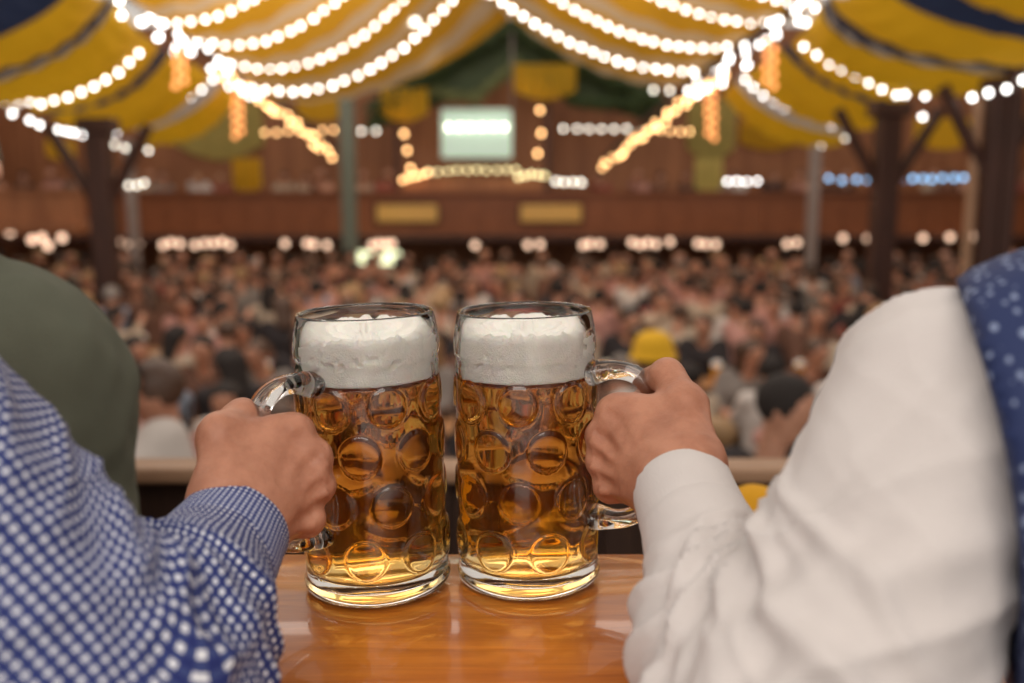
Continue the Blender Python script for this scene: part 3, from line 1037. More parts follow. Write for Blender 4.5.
def sleeve_cut(p):
    def cut(P, d):
        for i in (0, 1):
            ax = unit(p['wr'][i] - p['el'][i])
            near = np.linalg.norm(P - p['wr'][i], axis=1) < .16
            d = np.where(near, np.maximum(d, (P - (p['wr'][i] - ax * .02)) @ ax), d)
        return d
    return cut


POSES = [dict(lean=0.02, turn=.2, arms='table'), dict(lean=-.06, turn=-.5, arms='table'), dict(lean=.05, turn=.6, arms='drink'),
         dict(lean=-.02, turn=-.15, arms='rest'), dict(lean=.08, turn=0.3, arms='rest'), dict(lean=0, turn=.1, arms='up', stand=True)]
PD = []
PH = 0.019
for ps in POSES:
    p = seated(**ps)
    pc = person_cones(p)
    d = {'stand': ps.get('stand', False), 'p': p, 'pc': pc}
    d['body'] = mesh_data('person_body', *limb_mesh(pc['body'], PH), M['skin_l'])
    d['shirt'] = mesh_data('shirt', *limb_mesh(pc['shirt'], PH, .016, sleeve_cut(p)), SHIRT_M[0])
    d['trousers'] = mesh_data('trousers', *limb_mesh(pc['trousers'], PH, .014), M['trouser'])
    d['hair'] = {k: mesh_data('hair', *hair_mesh(pc, k, .016), M['dark_hair']) for k in ('short', 'long', 'bun')}
    PD.append(d)


def put_mat(o, m):
    o.material_slots[0].link = 'OBJECT'
    o.material_slots[0].material = m


def pick(tab):
    return random.choices(range(len(tab)), [t[2] for t in tab])[0]


def guest(x, y, z, rz, pose, si, hi, hk, label, group, scale=1.0):
    d = PD[pose]
    o = link('person', d['body'])
    o.location = (x, y, z)
    o.rotation_euler = (0, 0, rz)
    o.scale = (scale,) * 3
    tag(o, label, 'person', group)
    c = link('shirt', d['shirt'], o); put_mat(c, SHIRT_M[si])
    link('trousers', d['trousers'], o)
    c = link('hair', d['hair'][hk], o); put_mat(c, M[HAIRS[hi][1]])
    return o


# beer tables with two benches each, rows across the hall
def bench_proto():
    return (mesh_data('seat', *box(-1.1, 1.1, -.125, .125, .44, .47, .006), M['beertable'], False),
            mesh_data('leg', *join(tube([(0, -.11, 0), (0, -.08, .44)], .016, 6), tube([(0, .11, 0), (0, .08, .44)], .016, 6), tube([(0, -.10, .1), (0, .10, .1)], .012, 6)), M['steel']))


def table_proto():
    return (mesh_data('table_top', *box(-1.1, 1.1, -.25, .25, .735, .765, .006), M['beertable'], False),
            mesh_data('leg', *join(tube([(0, -.22, 0), (0, -.16, .735)], .018, 6), tube([(0, .22, 0), (0, .16, .735)], .018, 6), tube([(0, -.2, .2), (0, .2, .2)], .014, 6)), M['steel']))


BSEAT, BLEG = bench_proto()
TTOP, TLEG = table_proto()
# simple filled glass for the tables in the hall
cm_g = mesh_data('beer_mug', *lathe([(0, 0), (.05, 0), (.052, .01), (.05, .17), (.047, .195), (.043, .195), (.045, .17), (.046, .165), (0, .165)], 14), plain('hall_beer', (0.75, 0.32, 0.03), 0.15, 0.1))
cm_f = mesh_data('foam', *lathe([(.047, .15), (.0515, .155), (.0505, .19), (.03, .205), (0, .208)], 14), M['foam'])
cm_h = mesh_data('handle', *tube([(.048, 0, .15), (.08, 0, .145), (.09, 0, .1), (.08, 0, .06), (.05, 0, .05)], .009, 6), M['glass'])

seats = []
row_y = [3.9 + 1.72 * i for i in range(9)]
for ri, ry in enumerate(row_y):
    half = 0.56 * ry + 1.3
    nb = int(half / 1.3)
    xs = [(-0.35 + (ri % 2) * 0.6) + (j - nb / 2) * 2.55 for j in range(nb + 1)]
    for j, x in enumerate(xs):
        if abs(x) > 12:
            continue
        y = ry + RNG.uniform(-.04, .04)
        nm = f'{ORD[ri]} row from the balcony, {ORD[j]} from left'
        if ri < 9:
            t = empty('beer_table', (x, y, HF))
            tag(t, f'long wooden beer table in {nm}', 'table', 'beer tables in the hall')
            link('table_top', TTOP, t)
            for q in (-.85, .85):
                link('leg', TLEG, t).location = (q, 0, 0)
            for sgn, wh in ((-1, 'near'), (1, 'far')):
                if any(abs(a - x) < 1.35 and abs(e - y - sgn * .48) < .36 for a, e in PILLARS):
                    continue
                b = empty('bench', (x, y + sgn * .48, HF))
                tag(b, f'wooden bench on the {wh} side of table, {nm}', 'bench', 'benches in the hall')
                link('seat', BSEAT, b)
                for q in (-.85, .85):
                    link('leg', BLEG, b).location = (q, 0, 0)
            if ri < 5:
                for k in range(3):
                    mg = link('beer_mug', cm_g)
                    mg.location = (x - .8 + k * .75 + RNG.uniform(-.1, .1), y + RNG.uniform(-.06, .06), HF + .765)
                    mg.rotation_euler = (0, 0, RNG.uniform(0, 6))
                    tag(mg, f'{["left", "middle", "right"][k]} full beer mug on the table in {nm}', 'mug', 'beer mugs in the hall')
                    link('foam', cm_f, mg); link('handle', cm_h, mg)
        for sgn in (-1, 1):
            for k in range(4):
                seats.append((y + sgn * .48, x - .86 + k * .58 + RNG.uniform(-.04, .04), sgn, ri, j, k))

vis = [s for s in seats if abs(s[1]) < 0.56 * s[0] + .35 and all(math.hypot(s[1] - a, s[0] - b) > .5 for a, b in PILLARS)]
vis.sort(key=lambda s: s[0])
SPECIAL = []
indiv, rest = [], []
for s in vis:
    (indiv if len(indiv) < 280 else rest).append(s)
rowcount = {}
byrow = {}
for s in indiv:
    byrow.setdefault((s[3], s[2]), []).append(s)
for (ri, sgn), lst in sorted(byrow.items()):
    lst.sort(key=lambda s: s[1])
    for n_, (y, x, sg, r_, j, k) in enumerate(lst):
        if RNG.random() < .06:
            continue
        pose = int(RNG.choice(6, p=[.29, .25, .16, .15, .15, 0])) if ri > 0 else int(RNG.choice(5, p=[.3, .25, .05, .2, .2]))
        si, hi = pick(SHIRTS), pick(HAIRS)
        hk = random.choices(['short', 'long', 'bun'], [6, 3, 1])[0]
        face = 'facing away' if sgn < 0 else 'facing us'
        pos = str(n_ + 1) + {1: 'st', 2: 'nd', 3: 'rd'}.get((n_ + 1) % 10 if n_ + 1 not in (11, 12, 13) else 0, 'th')
        guest(x, y, HF + (.02 if pose < 5 else .0), (0 if sgn < 0 else PI) + RNG.uniform(-.5, .5), pose, si, hi, hk,
              f'{HAIRS[hi][0]}-haired guest in {SHIRTS[si][0]} {face}, {pos} from left in {ORD[ri]} row', 'guests in the beer hall', RNG.uniform(.94, 1.06))

# special guests near the balcony
g = guest(at(748, 400, 3.5)[0], 3.5, at(748, 400, 3.5)[2] - 1.28, PI + .5, 1, 4, 0, 'short', 'dark-haired guest in dark jacket between right hand and white sleeve', 'guests in the beer hall', 1.0)
pt = at(657, 352, 5.0)
g = guest(pt[0], 5.0, pt[2] - 1.33, .3, 0, 0, 1, 'short', 'guest in white shirt wearing a round yellow felt hat', 'guests in the beer hall', 1.0)
hp = PD[0]['pc']['hd']
hm = mesh_data('hat', *lathe([(0, .135), (.05, .13), (.095, .10), (.112, .05), (.118, .0), (.132, -.008), (.135, -.015), (.118, -.012), (.105, 0), (.09, .08), (0, .12)], 24), M['yellow_hat'])
hh = link('hat', hm, g)
hh.location = hp + V(0, -.01, .035)
pt = at(118, 452, 3.3)
guest(pt[0], 3.3, pt[2] - 1.02, .2, 3, 0, 0, 'short', 'guest in white shirt with back turned, just above the rail at left', 'guests in the beer hall', 1.0)
pt = at(192, 400, 3.6)
guest(pt[0], 3.6, pt[2] - 1.22, PI - .5, 2, 2, 1, 'short', 'guest in pink blouse leaning, right of the white back at left', 'guests in the beer hall', 1.0)

# farther guests, too many and too small to count
def crowd(lst, label, z0, name='crowd'):
    groups = {}
    lowres = []
    for ps in POSES:
        p = seated(**ps); pc = person_cones(p)
        lowres.append({'b': limb_mesh(pc['body'], .034), 's': limb_mesh(pc['shirt'], .034, .018, sleeve_cut(p)), 'h': hair_mesh(pc, 'short', .028)})
    vs, fs, mi, n = [], [], [], 0
    mats = [M['skin_l']] + SHIRT_M + [M[h[1]] for h in HAIRS]
    for (y, x, sgn) in lst:
        pose = int(RNG.choice(6, p=[.30, .25, .15, .15, .15, 0]))
        a = (0 if sgn < 0 else PI) + RNG.uniform(-.5, .5)
        R = np.array([[math.cos(a), -math.sin(a), 0], [math.sin(a), math.cos(a), 0], [0, 0, 1]])
        for key, m in (('b', 0), ('s', 1 + pick(SHIRTS)), ('h', 1 + len(SHIRTS) + pick(HAIRS))):
            v, f = lowres[pose][key]
            vs.append(v @ R.T * RNG.uniform(.96, 1.05) + V(x, y, z0))
            fs.append(np.asarray(f) + n)
            mi += [m] * len(f)
            n += len(v)
    me = bpy.data.meshes.new(name)
    me.from_pydata(np.concatenate(vs).tolist(), [], np.concatenate(fs).tolist())
    for m in mats:
        me.materials.append(m)
    me.polygons.foreach_set('material_index', mi)
    me.polygons.foreach_set('use_smooth', [True] * len(me.polygons))
    o = link(name, me)
    return tag(o, label, 'crowd', kind='stuff')


crowd([(s[0], s[1], s[2]) for s in rest], 'packed crowd of guests filling the back rows of the hall', HF + .02)
crowd([(23.0 + RNG.uniform(-.2, .6), x + RNG.uniform(-.2, .2), 1) for x in np.arange(-12.5, 12.5, .62) if not -3.2 < x < 2.2], 'row of guests seated up on the far gallery', zb + .06)

# ------------------------------------------------------------------ the near table, bench and bag
t = empty('table', (0, .5, 0))
tag(t, 'glossy varnished orange-brown wooden table under the two beer mugs', 'table')
make('table_top', join(box(-1.3, 1.3, -.20, .004, TZ - .035, TZ, .003), box(-1.3, 1.3, .0055, .208, TZ - .035, TZ, .003)), M['table'], t)
for x in (-1.0, 1.0):
    make('leg', join(tube([(x, -.15, 0), (x, -.12, TZ - .035)], .02, 8), tube([(x, .16, 0), (x, .13, TZ - .035)], .02, 8), tube([(x, -.14, .15), (x, .15, .15)], .015, 8)), M['steel'], t)
make('apron', join(box(-1.2, 1.2, -.15, -.13, TZ - .09, TZ - .035), box(-1.2, 1.2, .13, .15, TZ - .09, TZ - .035)), M['table'], t, smooth=False)
for yy, lab in ((-.03, 'wooden bench under the two men in front'), (1.0, 'wooden bench between the table and the balcony rail')):
    b = empty('bench', (0, yy, 0))
    tag(b, lab, 'bench', 'balcony benches')
    make('seat', box(-1.3, 1.3, -.14, .14, .44, .47, .006), M['darkwood'], b)
    for x in (-1.1, 1.1):
        make('leg', join(tube([(x, -.12, 0), (x, -.09, .44)], .018, 6), tube([(x, .12, 0), (x, .09, .44)], .018, 6)), M['steel'], b)
bc = at(744, 500, 1.02)
bag = limb_mesh([(V(-.02, 0, .06), V(.03, 0, .06), .065, .06, .05), (V(-.015, 0, .13), V(.02, .01, .13), .045, .04, .05), (V(0, 0, .185), V(.01, 0, .185), .03, .028, .04)], .008, 0.0, lambda P, d: np.maximum(d, -P[:, 2]))
o = make('cloth_bag', bag, M['yellow_bag'], loc=(bc[0] + .01, 1.02, .47))
o.scale = (1.0, 1.0, 1.1)
tag(o, 'yellow cloth bag on the bench behind the right cuff', 'bag')

# ------------------------------------------------------------------ beer mugs
def bumps(th, z, rot, amt):
    # rot turns the whole pattern so that one lens of the lowest row faces there
    """rows of round lens bosses, eight around, staggered"""
    d = np.zeros_like(th)
    R = .0152
    for row, zc in enumerate((.0345, .0705, .1060, .1380)):
        Rr = R if row < 3 else R * .92
        off = (row % 2) * PI / 8 + rot
        q = (th - off + PI / 8) % (PI / 4) - PI / 8
        dist = np.hypot(q * .0505, z - zc) / Rr
        cap = np.sqrt(np.clip(1 - dist ** 2, 0, 1))
        ring = np.exp(-((dist - 1.0) / .10) ** 2)
        d = np.maximum(d, amt * cap * 1.0) - ring * amt * .35
    return d


def mug(loc, lean, hdir, label, seed):
    root_prof = [(0, .003), (.030, .003), (.040, .0012), (.046, .0), (.0495, .0012), (.0518, .004), (.0523, .008)]
    wall = [(.0510 - .0012 * u, .010 + u * .150) for u in np.linspace(0, 1, 120)]
    top = [(.0496, .1615), (.0490, .1640), (.0492, .1655), (.0503, .1672), (.0506, .170), (.0504, .176), (.0496, .183), (.0485, .189), (.0477, .1930),
           (.0473, .1952), (.0468, .1964), (.0460, .1968), (.0452, .1962), (.0448, .1945)]
    inn = [(.0447, .189), (.0450, .182), (.0452, .174), (.0452, .166)] + [(.0452 - .0004 * u, .160 - u * .140) for u in np.linspace(0, 1, 60)]
    flo = [(.0440, .0165), (.041, .0145), (.034, .0135), (.02, .013), (0, .013)]
    prof = root_prof + wall + top + inn + flo
    i0, i1 = len(root_prof), len(root_prof) + len(wall)
    j0, j1 = i1 + len(top) + 4, i1 + len(top) + len(inn)
    rot = -PI / 2 + (0.0 if seed == 1 else math.radians(16))

    def wavy(th, z, a):
        P = np.stack([np.cos(th) * 3.2, np.sin(th) * 3.2, np.full_like(th, z * 70 + seed * 5)], 1)
        return a * vnoise(P, seed + 20)

    def rf(r, z, th, i):
        fade = min(1, max(0, (z - .008) / .006))
        if i0 <= i < i1:
            return r + (bumps(th, z, rot, .0021) + wavy(th, z, .00035)) * fade
        if j0 <= i < j1:
            return r + (bumps(th, z, rot, .0015) + wavy(th, z, .0007)) * fade
        if i1 <= i < i1 + len(top) or j0 - 4 <= i < j0:
            return r + .00025 * np.sin(th * 9 + seed)
        return np.full_like(th, r)

    g = link('beer_mug', mesh_data('beer_mug', *lathe(prof, 320, rf), M['glass']))
    tag(g, label, 'mug', 'full litre beer mugs')
    lip = .052 * math.sin(abs(lean))
    g.location = (loc[0], loc[1], TZ + lip + .0004)
    g.rotation_euler = (0, lean, 0)
    # handle
    hp = [(.0475, .1530), (.056, .1555), (.066, .1570), (.078, .1555), (.0875, .149), (.0925, .138), (.0945, .12), (.0945, .10), (.0930, .080),
          (.0890, .064), (.081, .0535), (.069, .049), (.057, .0485), (.0480, .0495)]
    hp = np.array(hp)
    s = np.concatenate([[0], np.cumsum(np.linalg.norm(np.diff(hp, axis=0), axis=1))])
    q = np.linspace(0, s[-1], 50)
    rr, zz = np.interp(q, s, hp[:, 0]), np.interp(q, s, hp[:, 1])
    for _ in range(4):
        rr[1:-1] = (rr[:-2] + rr[1:-1] * 2 + rr[2:]) / 4
        zz[1:-1] = (zz[:-2] + zz[1:-1] * 2 + zz[2:]) / 4
    path = np.stack([rr * hdir[0], rr * hdir[1], zz], 1)
    rad = .0062 + .0028 * np.exp(-(q / .012) ** 2) + .0028 * np.exp(-((s[-1] - q) / .012) ** 2)
    make('handle', tube(path, rad, 20, 1.55, up=V(0, 0, 1)), M['glass'], g)
    # beer, overlapping the inner wall a hair
    lvl = .1515
    inb = [(.0452 - .0004 * u + .00015, .160 - u * .140) for u in np.linspace(0, 1, 60)]
    bp = [(0, lvl), (.03, lvl)] + [(r, z) for r, z in inb if z < lvl - .001][0:] + [(.0441, .0163), (.0411, .0143), (.034, .0133), (.02, .0128), (0, .0128)]
    bp.insert(2, (.04535, lvl))

    def bf(r, z, th, i):
        fade = min(1, max(0, (z - .008) / .006))
        return np.full_like(th, r) + ((bumps(th, z, rot, .0015) + wavy(th, z, .0007)) * fade if 2 < i < len(bp) - 5 else 0)
    bv, bfc = lathe(bp, 192, bf)
    make('beer', (bv, [f[::-1] for f in bfc]), M['beer'], g)
    # foam: a collar clinging to the glass, ragged at its top, with a hollow centre
    th = np.arange(192) * 2 * PI / 192
    def ragged(hh):
        P = np.stack([np.cos(th) * 5 + seed, np.sin(th) * 5, np.full_like(th, hh)], 1)
        return vnoise(P, seed) * .6 + vnoise(P * 3.1, seed + 3) * .5
    rg = ragged(.5)
    ftop = .1828 + .0040 * rg - .0035 * np.clip(np.cos(th + PI / 2), -1, .6)
    vs, rows = [], []
    levels = [(.0, 0), (.6, 0), (.0454, 0)]
    def ring(r, zarr):
        rows.append(list(range(len(vs), len(vs) + 192)))
        rj = np.full(192, r) if np.isscalar(r) else r
        vs.extend(np.stack([rj * np.cos(th), rj * np.sin(th), zarr], 1))
    base = np.full(192, lvl + .0003)
    ring(.012, base); ring(.030, base); ring(.0446, base)
    for u in np.linspace(0, 1, 26):
        z = base + (ftop - base) * u
        rin = np.interp(z, [.155, .166, .174, .182, .189, .1945], [.0452, .0452, .0452, .0450, .0447, .0448])
        P = np.stack([np.cos(th) * 14, np.sin(th) * 14, z * 330], 1)
        hol = np.clip(vnoise(P, seed + 9) - .42, 0, 1) * .010 * np.exp(-((u - .5) / .22) ** 2)
        ring(rin + .00012 - hol - .0012 * max(0, u - .9) * 10, z)
    for rr_, dz in ((.040, .0012), (.034, -.004), (.024, -.008), (.010, -.010)):
        P = np.stack([np.cos(th) * rr_ * 300, np.sin(th) * rr_ * 300, np.full_like(th, 2.0)], 1)
        ring(rr_, np.minimum(ftop + dz, .188) + .0012 * vnoise(P, seed))
    fs = []
    for a, b in zip(rows[:-1], rows[1:]):
        for k in range(192):
            k2 = (k + 1) % 192
            fs.append((a[k], a[k2], b[k2], b[k]))
    fs.append(tuple(rows[0][::-1])); fs.append(tuple(rows[-1]))
    make('foam', (np.array(vs), fs), M['foam'], g)
    return g


M1 = V(-.0965, .652); M2 = V(.0125, .664)
H1 = unit(V(-.66, -.75)); H2 = unit(V(.94, -.34))
mug(M1, math.radians(1.6) * -1, H1, 'left of the two full glass beer mugs, held by the gingham-sleeved man', 1)
mug(M2, math.radians(1.2) * -1, H2, 'right of the two full glass beer mugs, held by the white-sleeved man', 2)


# ------------------------------------------------------------------ hands
def hand_cones(W, E, mcp, pip, dip, tip, th, palm_n):
    c = []
    arm = unit(E - W)
    rw = [.0175, .019, .019, .0165]
    for i in range(4):
        base = W + (mcp[i] - W) * .12
        c.append((base, mcp[i], rw[i], .0088 - .0005 * i, .013))
    for i in range(4):                                   # flesh on the palm side
        c.append((W + palm_n * .006 + (mcp[i] - W) * .2, mcp[i] + palm_n * .007 - (mcp[i] - W) * .12, .0150, .0085, .012))
    c.append((W, W + arm * .05, .0235, .0255, .02))
    c.append((W + arm * .05, W + arm * .11, .0255, .032, .02))
    c.append((th[0], th[1], .0165, .0130, .016))
    c.append((th[0] * .6 + W * .4, mcp[0] * .75 + th[1] * .25, .017, .0085, .014))
    c.append((th[1], mcp[0], .0085, .0085, .012))
    c.append((th[1], th[2], .0128, .0112, .006))
    c.append((th[2], th[3], .0112, .0088, .005))
    r0 = [.0096, .0098, .0094, .0084]
    for i in range(4):
        r = r0[i]
        c.append((mcp[i], mcp[i], r + .0036, r + .0036, .004))    # knuckle
        c.append((mcp[i], pip[i], r + .0006, r, .005))
        c.append((pip[i], dip[i], r, r - .0010, .0035))
        c.append((dip[i], tip[i], r - .0010, r - .0022, .0035))
    return c


def fingers(mcp, d1, d2, d3, L):
    pip = [m + unit(d1[i]) * L[i] for i, m in enumerate(mcp)]
    dip = [p_ + unit(d2) * L[i] * .58 for i, p_ in enumerate(pip)]
    tip = [p_ + unit(d3) * L[i] * .45 for i, p_ in enumerate(dip)]
    return pip, dip, tip


LEN = [.044, .047, .044, .036]
# right-hand man's left hand on the right mug
W_R = at(684, 492, .548); E_R = at(788, 785, .37)
mcpR = [at(616, 414, .606), at(605, 437, .603), at(605, 461, .598), at(611, 485, .590)]
pipR, dipR, tipR = fingers(mcpR, [V(.50, .85, -.05)] * 4, V(.92, .25, 0), V(.35, -.9, 0), LEN)
thR = [at(693, 452, .565), at(686, 406, .592), at(667, 376, .618), at(649, 380, .645)]
# left-hand man's right hand on the left mug
W_L = at(232, 531, .524); E_L = at(108, 722, .375)
mcpL = [at(294, 434, .577), at(312, 458, .573), at(315, 485, .566), at(306, 519, .557)]
pipL, dipL, tipL = fingers(mcpL, [V(-.80, .60, -.05)] * 4, V(-.75, -.60, 0), V(.25, -.90, 0), LEN)
thL = [at(224, 482, .536), at(221, 436, .556), at(242, 417, .582), at(263, 426, .606)]


def hand_mesh(W, E, mcp, pip, dip, tip, th, pn, seed):
    c = hand_cones(W, E, mcp, pip, dip, tip, th, pn)
    v, f = limb_mesh(c, .0016, 0.0, None, 2)
    nrm = vert_normals(v, f)
    # tendons fanning over the back of the hand and faint veins
    disp = np.zeros(len(v))
    for i in range(4):
        a, b = W * .72 + mcp[i] * .28, mcp[i]
        ab = b - a
        t = np.clip((v - a) @ ab / (ab @ ab), 0, 1)
        ln = np.linalg.norm(np.cross(v - a, unit(ab)), axis=1)
        back = (nrm @ pn) < .1
        disp += np.where(back, .0011 * np.exp(-(np.maximum(ln - .010, 0) / .0045) ** 2) * np.sin(PI * np.clip(t, 0, 1)) * 0.0, 0)
        off = v - (a + t[:, None] * ab)
        side = off - (off @ pn)[:, None] * pn
        ls = np.linalg.norm(side, axis=1)
        disp += np.where(back, (.0019 * np.exp(-(ls / .0032) ** 2) - .0011 * np.exp(-((ls - .0075) / .003) ** 2)) * np.clip(t * 1.6, 0, 1) * (t < .999), 0)
    disp += .0004 * vnoise(v * 160, seed)
    return v + nrm * disp[:, None], f


pnR = unit(V(.72, .66, .1)); pnL = unit(V(-.80, .58, .1))


def face_person(j, rest_arm):
    """joints of a leaning seated man in world space -> cones"""
    return person_cones(j)


def man(name_label, j, hand, hairm, shoe=True):
    pc = person_cones(j)
    v1, f1 = limb_mesh(pc['body'], .009)
    parts = [(v1, f1)]
    if hand is not None:
        parts.append(hand)
    o = make('person', join(*parts), M['skin'])
    tag(o, name_label, 'person')
    link('hair', mesh_data('hair', *hair_mesh(pc, 'short', .008), hairm), o)
    link('trousers', mesh_data('trousers', *limb_mesh(pc['trousers'], .010, .012), M['trouser']), o)
    return o, pc


def no_hand(pc_cones, wr, n=2):
    return pc_cones


def garment_uv(v, S, E, Wp):
    """unroll arm surface: metres along the limb, metres around it"""
    u1, u2 = unit(E - S), unit(Wp - E)
    L1 = np.linalg.norm(E - S)
    nx = unit(np.cross(u1, u2))
    bis = unit(u1 + u2)
    t = (v - E) @ bis
    w2 = np.clip((t + .045) / .09, 0, 1); w2 = w2 * w2 * (3 - 2 * w2)
    s = (1 - w2) * ((v - S) @ u1) + w2 * (L1 + (v - E) @ u2)
    b1, b2 = np.cross(u1, nx), np.cross(u2, nx)
    c = (1 - w2) * ((v - S) @ b1) + w2 * ((v - E) @ b2)
    d = (v - E) @ nx
    view = unit(CAM - (S + E + Wp) / 3)
    a0 = math.atan2(view @ nx, view @ unit(b1 + b2))
    ang = np.arctan2(d, c) - a0
    ang = (ang + PI) % (2 * PI) - PI
    return s, ang, w2, L1


def sleeve(S, E, Wp, rad, h, amp, seed, extra=(), armhole=None):
    """loose shirt sleeve from shoulder S over elbow E to wrist Wp with modelled folds"""
    rs, re, rm, rw = rad
    ax = unit(Wp - E)
    end = Wp - ax * .040
    mid = E + (end - E) * .5
    cones = [(S, E, rs, re, .04), (E, mid, re, rm, .014), (mid, end, rm, rw, .03)] + list(extra)
    def cut(P, d):
        d = np.maximum(d, (P - (end + ax * .012)) @ ax - .004)
        return d if armhole is None else np.maximum(d, armhole(P) - .012)
    v, f = limb_mesh(cones, h, 0.0, cut, 2)
    s, ang, w2, L1 = garment_uv(v, S, E, Wp)
    nrm = vert_normals(v, f)
    Lt = L1 + np.linalg.norm(end - E)
    near = np.exp(-((s - L1) / .10) ** 2)
    P1 = np.stack([s * 26 + ang * 1.5, ang * .9 + 3 * np.sin(s * 9), np.full_like(s, seed)], 1)
    P2 = np.stack([s * 52 - ang * 1.2, ang * 1.4, np.full_like(s, seed + 7.3)], 1)
    P3 = np.stack([s * 14 + ang * 2.4, ang * 1.1, np.full_like(s, seed + 3.1)], 1)
    ridge = lambda q: (1 - np.abs(q)) ** 2.2 - .35
    d = ridge(vnoise(P1, seed)) * (.35 + .65 * near) * amp[0]
    d += ridge(vnoise(P2, seed + 1)) * (.15 + .85 * near) * amp[1]
    d = d * (1 - .65 * np.clip((s - L1 - .01) / .05, 0, 1))
    d += vnoise(P3, seed + 2) * amp[2]
    lo = s - L1
    wob = vnoise(np.stack([s * 20, ang * 1.3, np.full_like(s, seed + 11.)], 1), seed + 4)
    rings = (.5 + .5 * np.sin(2 * PI * (lo / .030 + .10 * np.sin(ang + seed) + .22 * wob))) ** 2.5
    d += (rings - .35) * amp[3] * np.clip((lo - .005) / .03, 0, 1)
    diag = (.5 + .5 * np.sin(2 * PI * (s / .046 - ang * .33 + .55 * wob))) ** 2.5
    d += (diag - .35) * amp[3] * np.exp(-((lo + .065) / .055) ** 2) * np.clip(.6 + wob, 0, 1)
    endf = np.clip((Lt - s - .012) / .03, 0, 1)
    v = v + nrm * (d * endf)[:, None]
    v[:, 2] = np.maximum(v[:, 2], TZ + .0015)
    return v, f, np.stack([s, ang * .055], 1)


def cuff(Wp, E, r0, r1, length, back, ell, m, parent, uvs=1.0):
    ax = unit(Wp - E)
    a = Wp - ax * back
    b = a + ax * length
    th = np.arange(64) * 2 * PI / 64
    n1 = unit(np.cross(ax, V(0, 0, 1))); n2 = np.cross(n1, ax)
    vs, uv = [], []
    prof = [(0, r0), (.25, r0 * .99), (.5, (r0 + r1) / 2), (.8, r1), (.97, r1 * .995), (1.0, r1 - .0012), (.97, r1 - .0028), (.5, (r0 + r1) / 2 - .003), (0, r0 - .003)]
    for t, r in prof:
        wob = 1 + .012 * np.sin(th * 3 + 1 + 2 * t)
        vs.append(a + ax * length * t + (n1[None] * np.cos(th)[:, None] * r * ell + n2[None] * np.sin(th)[:, None] * r) * wob[:, None])
        uv.append(np.stack([np.full(64, t * length), th * r0], 1))
    fs = []
    for i in range(len(prof) - 1):
        for k in range(64):
            k2 = (k + 1) % 64
            fs.append((i * 64 + k, (i + 1) * 64 + k, (i + 1) * 64 + k2, i * 64 + k2))
    return make('cuff', (np.concatenate(vs), fs), m, parent, uv=np.concatenate(uv))


# ------------------------------------------------------------------ left man, blue gingham
S_L = V(-.365, .40, TZ + .268)
jl = dict(pelvis=V(-.60, -.03, .575), chest=V(-.58, .17, .86), neck=V(-.57, .34, TZ + .30), head=V(-.57, .42, TZ + .46),
          sh=[V(-.77, .33, TZ + .245), S_L], el=[V(-.90, .30, TZ + .06), E_L], wr=[V(-.78, .50, TZ + .05), W_L - unit(W_L - E_L) * .05],
          kn=[V(-.72, .42, .53), V(-.50, .42, .53)], an=[V(-.72, .40, .09), V(-.50, .40, .09)], face=V(.15, 1))


def man_body(j, fine_side, hand, label, hairm, skin_m):
    pc = person_cones(j)
    wr = j['wr'][fine_side]
    ax = unit(wr - j['el'][fine_side])
    body = []
    for c in pc['body']:
        if np.linalg.norm(np.asarray(c[0]) - wr) < 1e-6 or np.linalg.norm(np.asarray(c[0]) - (wr + ax * .09)) < 1e-6:
            continue                                    # the modelled hand takes the place of the simple one
        a_, b_, ra_, rb_, k_ = c
        covered = any(np.allclose(a_, q_[0]) and np.allclose(b_, q_[1]) for q_ in pc['shirt'])
        body.append((a_, b_, ra_ * .72, rb_ * .72, k_) if covered else c)
    v1, f1 = limb_mesh(body, .009)
    o = make('person', join((v1, f1), hand), skin_m)
    tag(o, label, 'person')
    link('hair', mesh_data('hair', *hair_mesh(pc, 'short', .008), hairm), o)
    link('trousers', mesh_data('trousers', *limb_mesh(pc['trousers'], .010, .012), M['trouser']), o)
    return o, pc


hl = hand_mesh(W_L, E_L, mcpL, pipL, dipL, tipL, thL, pnL, 5)
ml, pcl = man_body(jl, 1, hl, 'man in blue and white gingham shirt gripping the left beer mug', M['brown_hair'], M['skin'])
v, f, uv = sleeve(S_L, E_L, W_L, (.070, .061, .047, .036), .0026, (.0050, .0040, .005, .0045), 3)
make('sleeve', (v, f), M['ging'], ml, uv=uv)
cuff(W_L, E_L, .0345, .0315, .046, .044, 1.06, M['ging_s'], ml)
tor = [c for c in pcl['shirt'][:4]] + pcl['collar'] + [(jl['sh'][0], jl['el'][0], .054, .046, .05), (jl['el'][0], jl['wr'][0], .044, .032, .03)] + [(jl['sh'][1], jl['sh'][1] * .8 + jl['el'][1] * .2, .058, .052, .05)]
v, f = limb_mesh(tor, .008, .010, sleeve_cut(jl))
make('shirt', (v, f), M['ging'], ml, uv=np.stack([v[:, 0] + v[:, 1] * .5, v[:, 2]], 1))

# ------------------------------------------------------------------ right man, white shirt and navy vest
S_R = at(950, 403, .43)
jr = dict(pelvis=V(.50, -.03, .575), chest=V(.48, .17, .84), neck=V(.45, .36, TZ + .26), head=V(.45, .44, TZ + .42),
          sh=[S_R, V(.66, .38, TZ + .20)], el=[E_R, V(.80, .33, TZ + .06)], wr=[W_R - unit(W_R - E_R) * .05, V(.66, .52, TZ + .05)],
          kn=[V(.38, .42, .53), V(.60, .42, .53)], an=[V(.38, .40, .09), V(.60, .40, .09)], face=V(-.15, 1))
A0, A1 = at(957, 284, .42), at(1004, 640, .40)
AN = unit(np.cross(A1 - A0, (A0 + A1) / 2 - CAM + V(0, .04, 0)))
if AN[0] < 0:
    AN = -AN


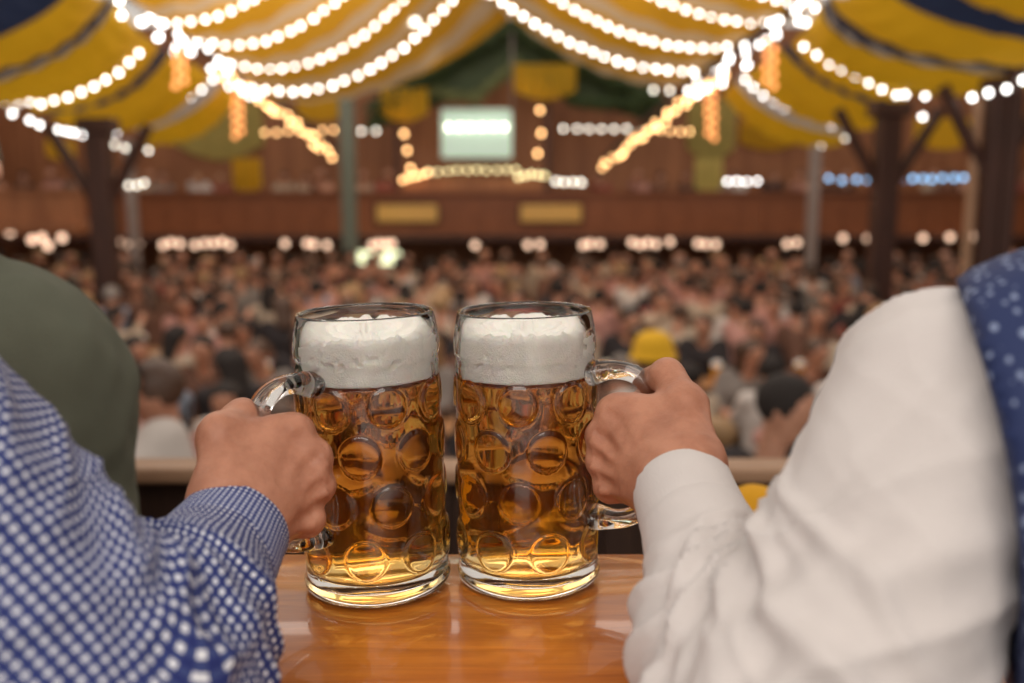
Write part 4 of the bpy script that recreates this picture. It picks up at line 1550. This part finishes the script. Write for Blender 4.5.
def armhole(P):
    """positive on the vest's side of the armhole seam, which bows a little"""
    return (P - A0) @ AN - .008 * np.sin(np.clip((A0[2] - P[:, 2]) / (A0[2] - A1[2]), 0, 1) * PI)


def vest_cut(P, d):
    d = np.maximum(d, -armhole(P))
    d = np.maximum(d, P[:, 0] - (.94 - A0[0] + .03))
    return np.maximum(d, .60 - P[:, 2])


hr = hand_mesh(W_R, E_R, mcpR, pipR, dipR, tipR, thR, pnR, 8)
mr, pcr = man_body(jr, 0, hr, 'man in white shirt and navy patterned vest gripping the right beer mug', M['dark_hair'], M['skin'])
v, f, uv = sleeve(S_R, E_R, W_R, (.056, .057, .042, .033), .0026, (.0085, .0040, .007, .0055), 6, (), armhole)
make('sleeve', (v, f), M['white_shirt'], mr, uv=uv)
cuff(W_R, E_R, .0315, .0295, .070, .064, 1.05, M['white_shirt'], mr)
tor = [(a, b, ra, rb - (.038 if k_ % 2 else 0), k) for k_, (a, b, ra, rb, k) in enumerate(pcr['shirt'][:4])] + pcr['collar'] + [(jr['sh'][1], jr['el'][1], .056, .048, .05), (jr['el'][1], jr['wr'][1], .046, .032, .03)]
v, f = limb_mesh(tor, .008, .008, sleeve_cut(jr))
make('shirt', (v, f), M['white_shirt'], mr)
q0 = at(988, 464, .42)
torso = [(a, b, ra, rb - (.036 if k_ % 2 else 0), k) for k_, (a, b, ra, rb, k) in enumerate(pcr['shirt'][:4])]
vt = torso + [(q0, q0 + V(.16, -.02, .068), .050, .050, .05), (jr['sh'][1] + V(-.03, -.01, .0), q0 + V(.16, -.02, .068), .055, .05, .05),
      (at(1075, 440, .40), at(1090, 720, .375), .062, .062, .05)]
v, f = limb_mesh(vt, .005, .016, vest_cut)
make('vest', (v, f), M['vest'], mr)

# ------------------------------------------------------------------ man in loden on the far bench
gx = -.625
jg = dict(pelvis=V(gx, .98, .575), chest=V(gx + .0, .97, .82), neck=V(gx + .0, .96, TZ + .245), head=V(gx - .046, 1.06, TZ + .30),
          sh=[V(gx - .19, .95, TZ + .15), V(gx + .117, .95, TZ + .108)], el=[V(gx - .26, 1.0, .70), V(gx + .145, .97, .64)], wr=[V(gx - .16, 1.2, .66), V(gx + .08, 1.18, .66)],
          kn=[V(gx - .18, 1.32, .54), V(gx - .02, 1.32, .54)], an=[V(gx - .18, 1.33, .09), V(gx - .02, 1.33, .09)], face=V(-.3, 1))
pcg = person_cones(jg)
o = make('person', limb_mesh(pcg['body'], .010), M['skin_l'])
tag(o, 'man in grey-green jacket seated beyond the gingham shoulder, back turned', 'person')
link('hair', mesh_data('hair', *hair_mesh(pcg, 'short', .010), M['brown_hair']), o)
link('trousers', mesh_data('trousers', *limb_mesh(pcg['trousers'], .012, .012), M['trouser']), o)
jk = [(a, b, ra + .012, rb + .012, k) for a, b, ra, rb, k in pcg['shirt'] + pcg['collar']]
v, f = limb_mesh(jk, .008, .006, sleeve_cut(jg))
nrm = vert_normals(v, f)
v = v + nrm * (.006 * vnoise(v * V(14, 14, 7), 4) + .003 * vnoise(v * 34, 5))[:, None]
make('jacket', (v, f), M['loden'], o)
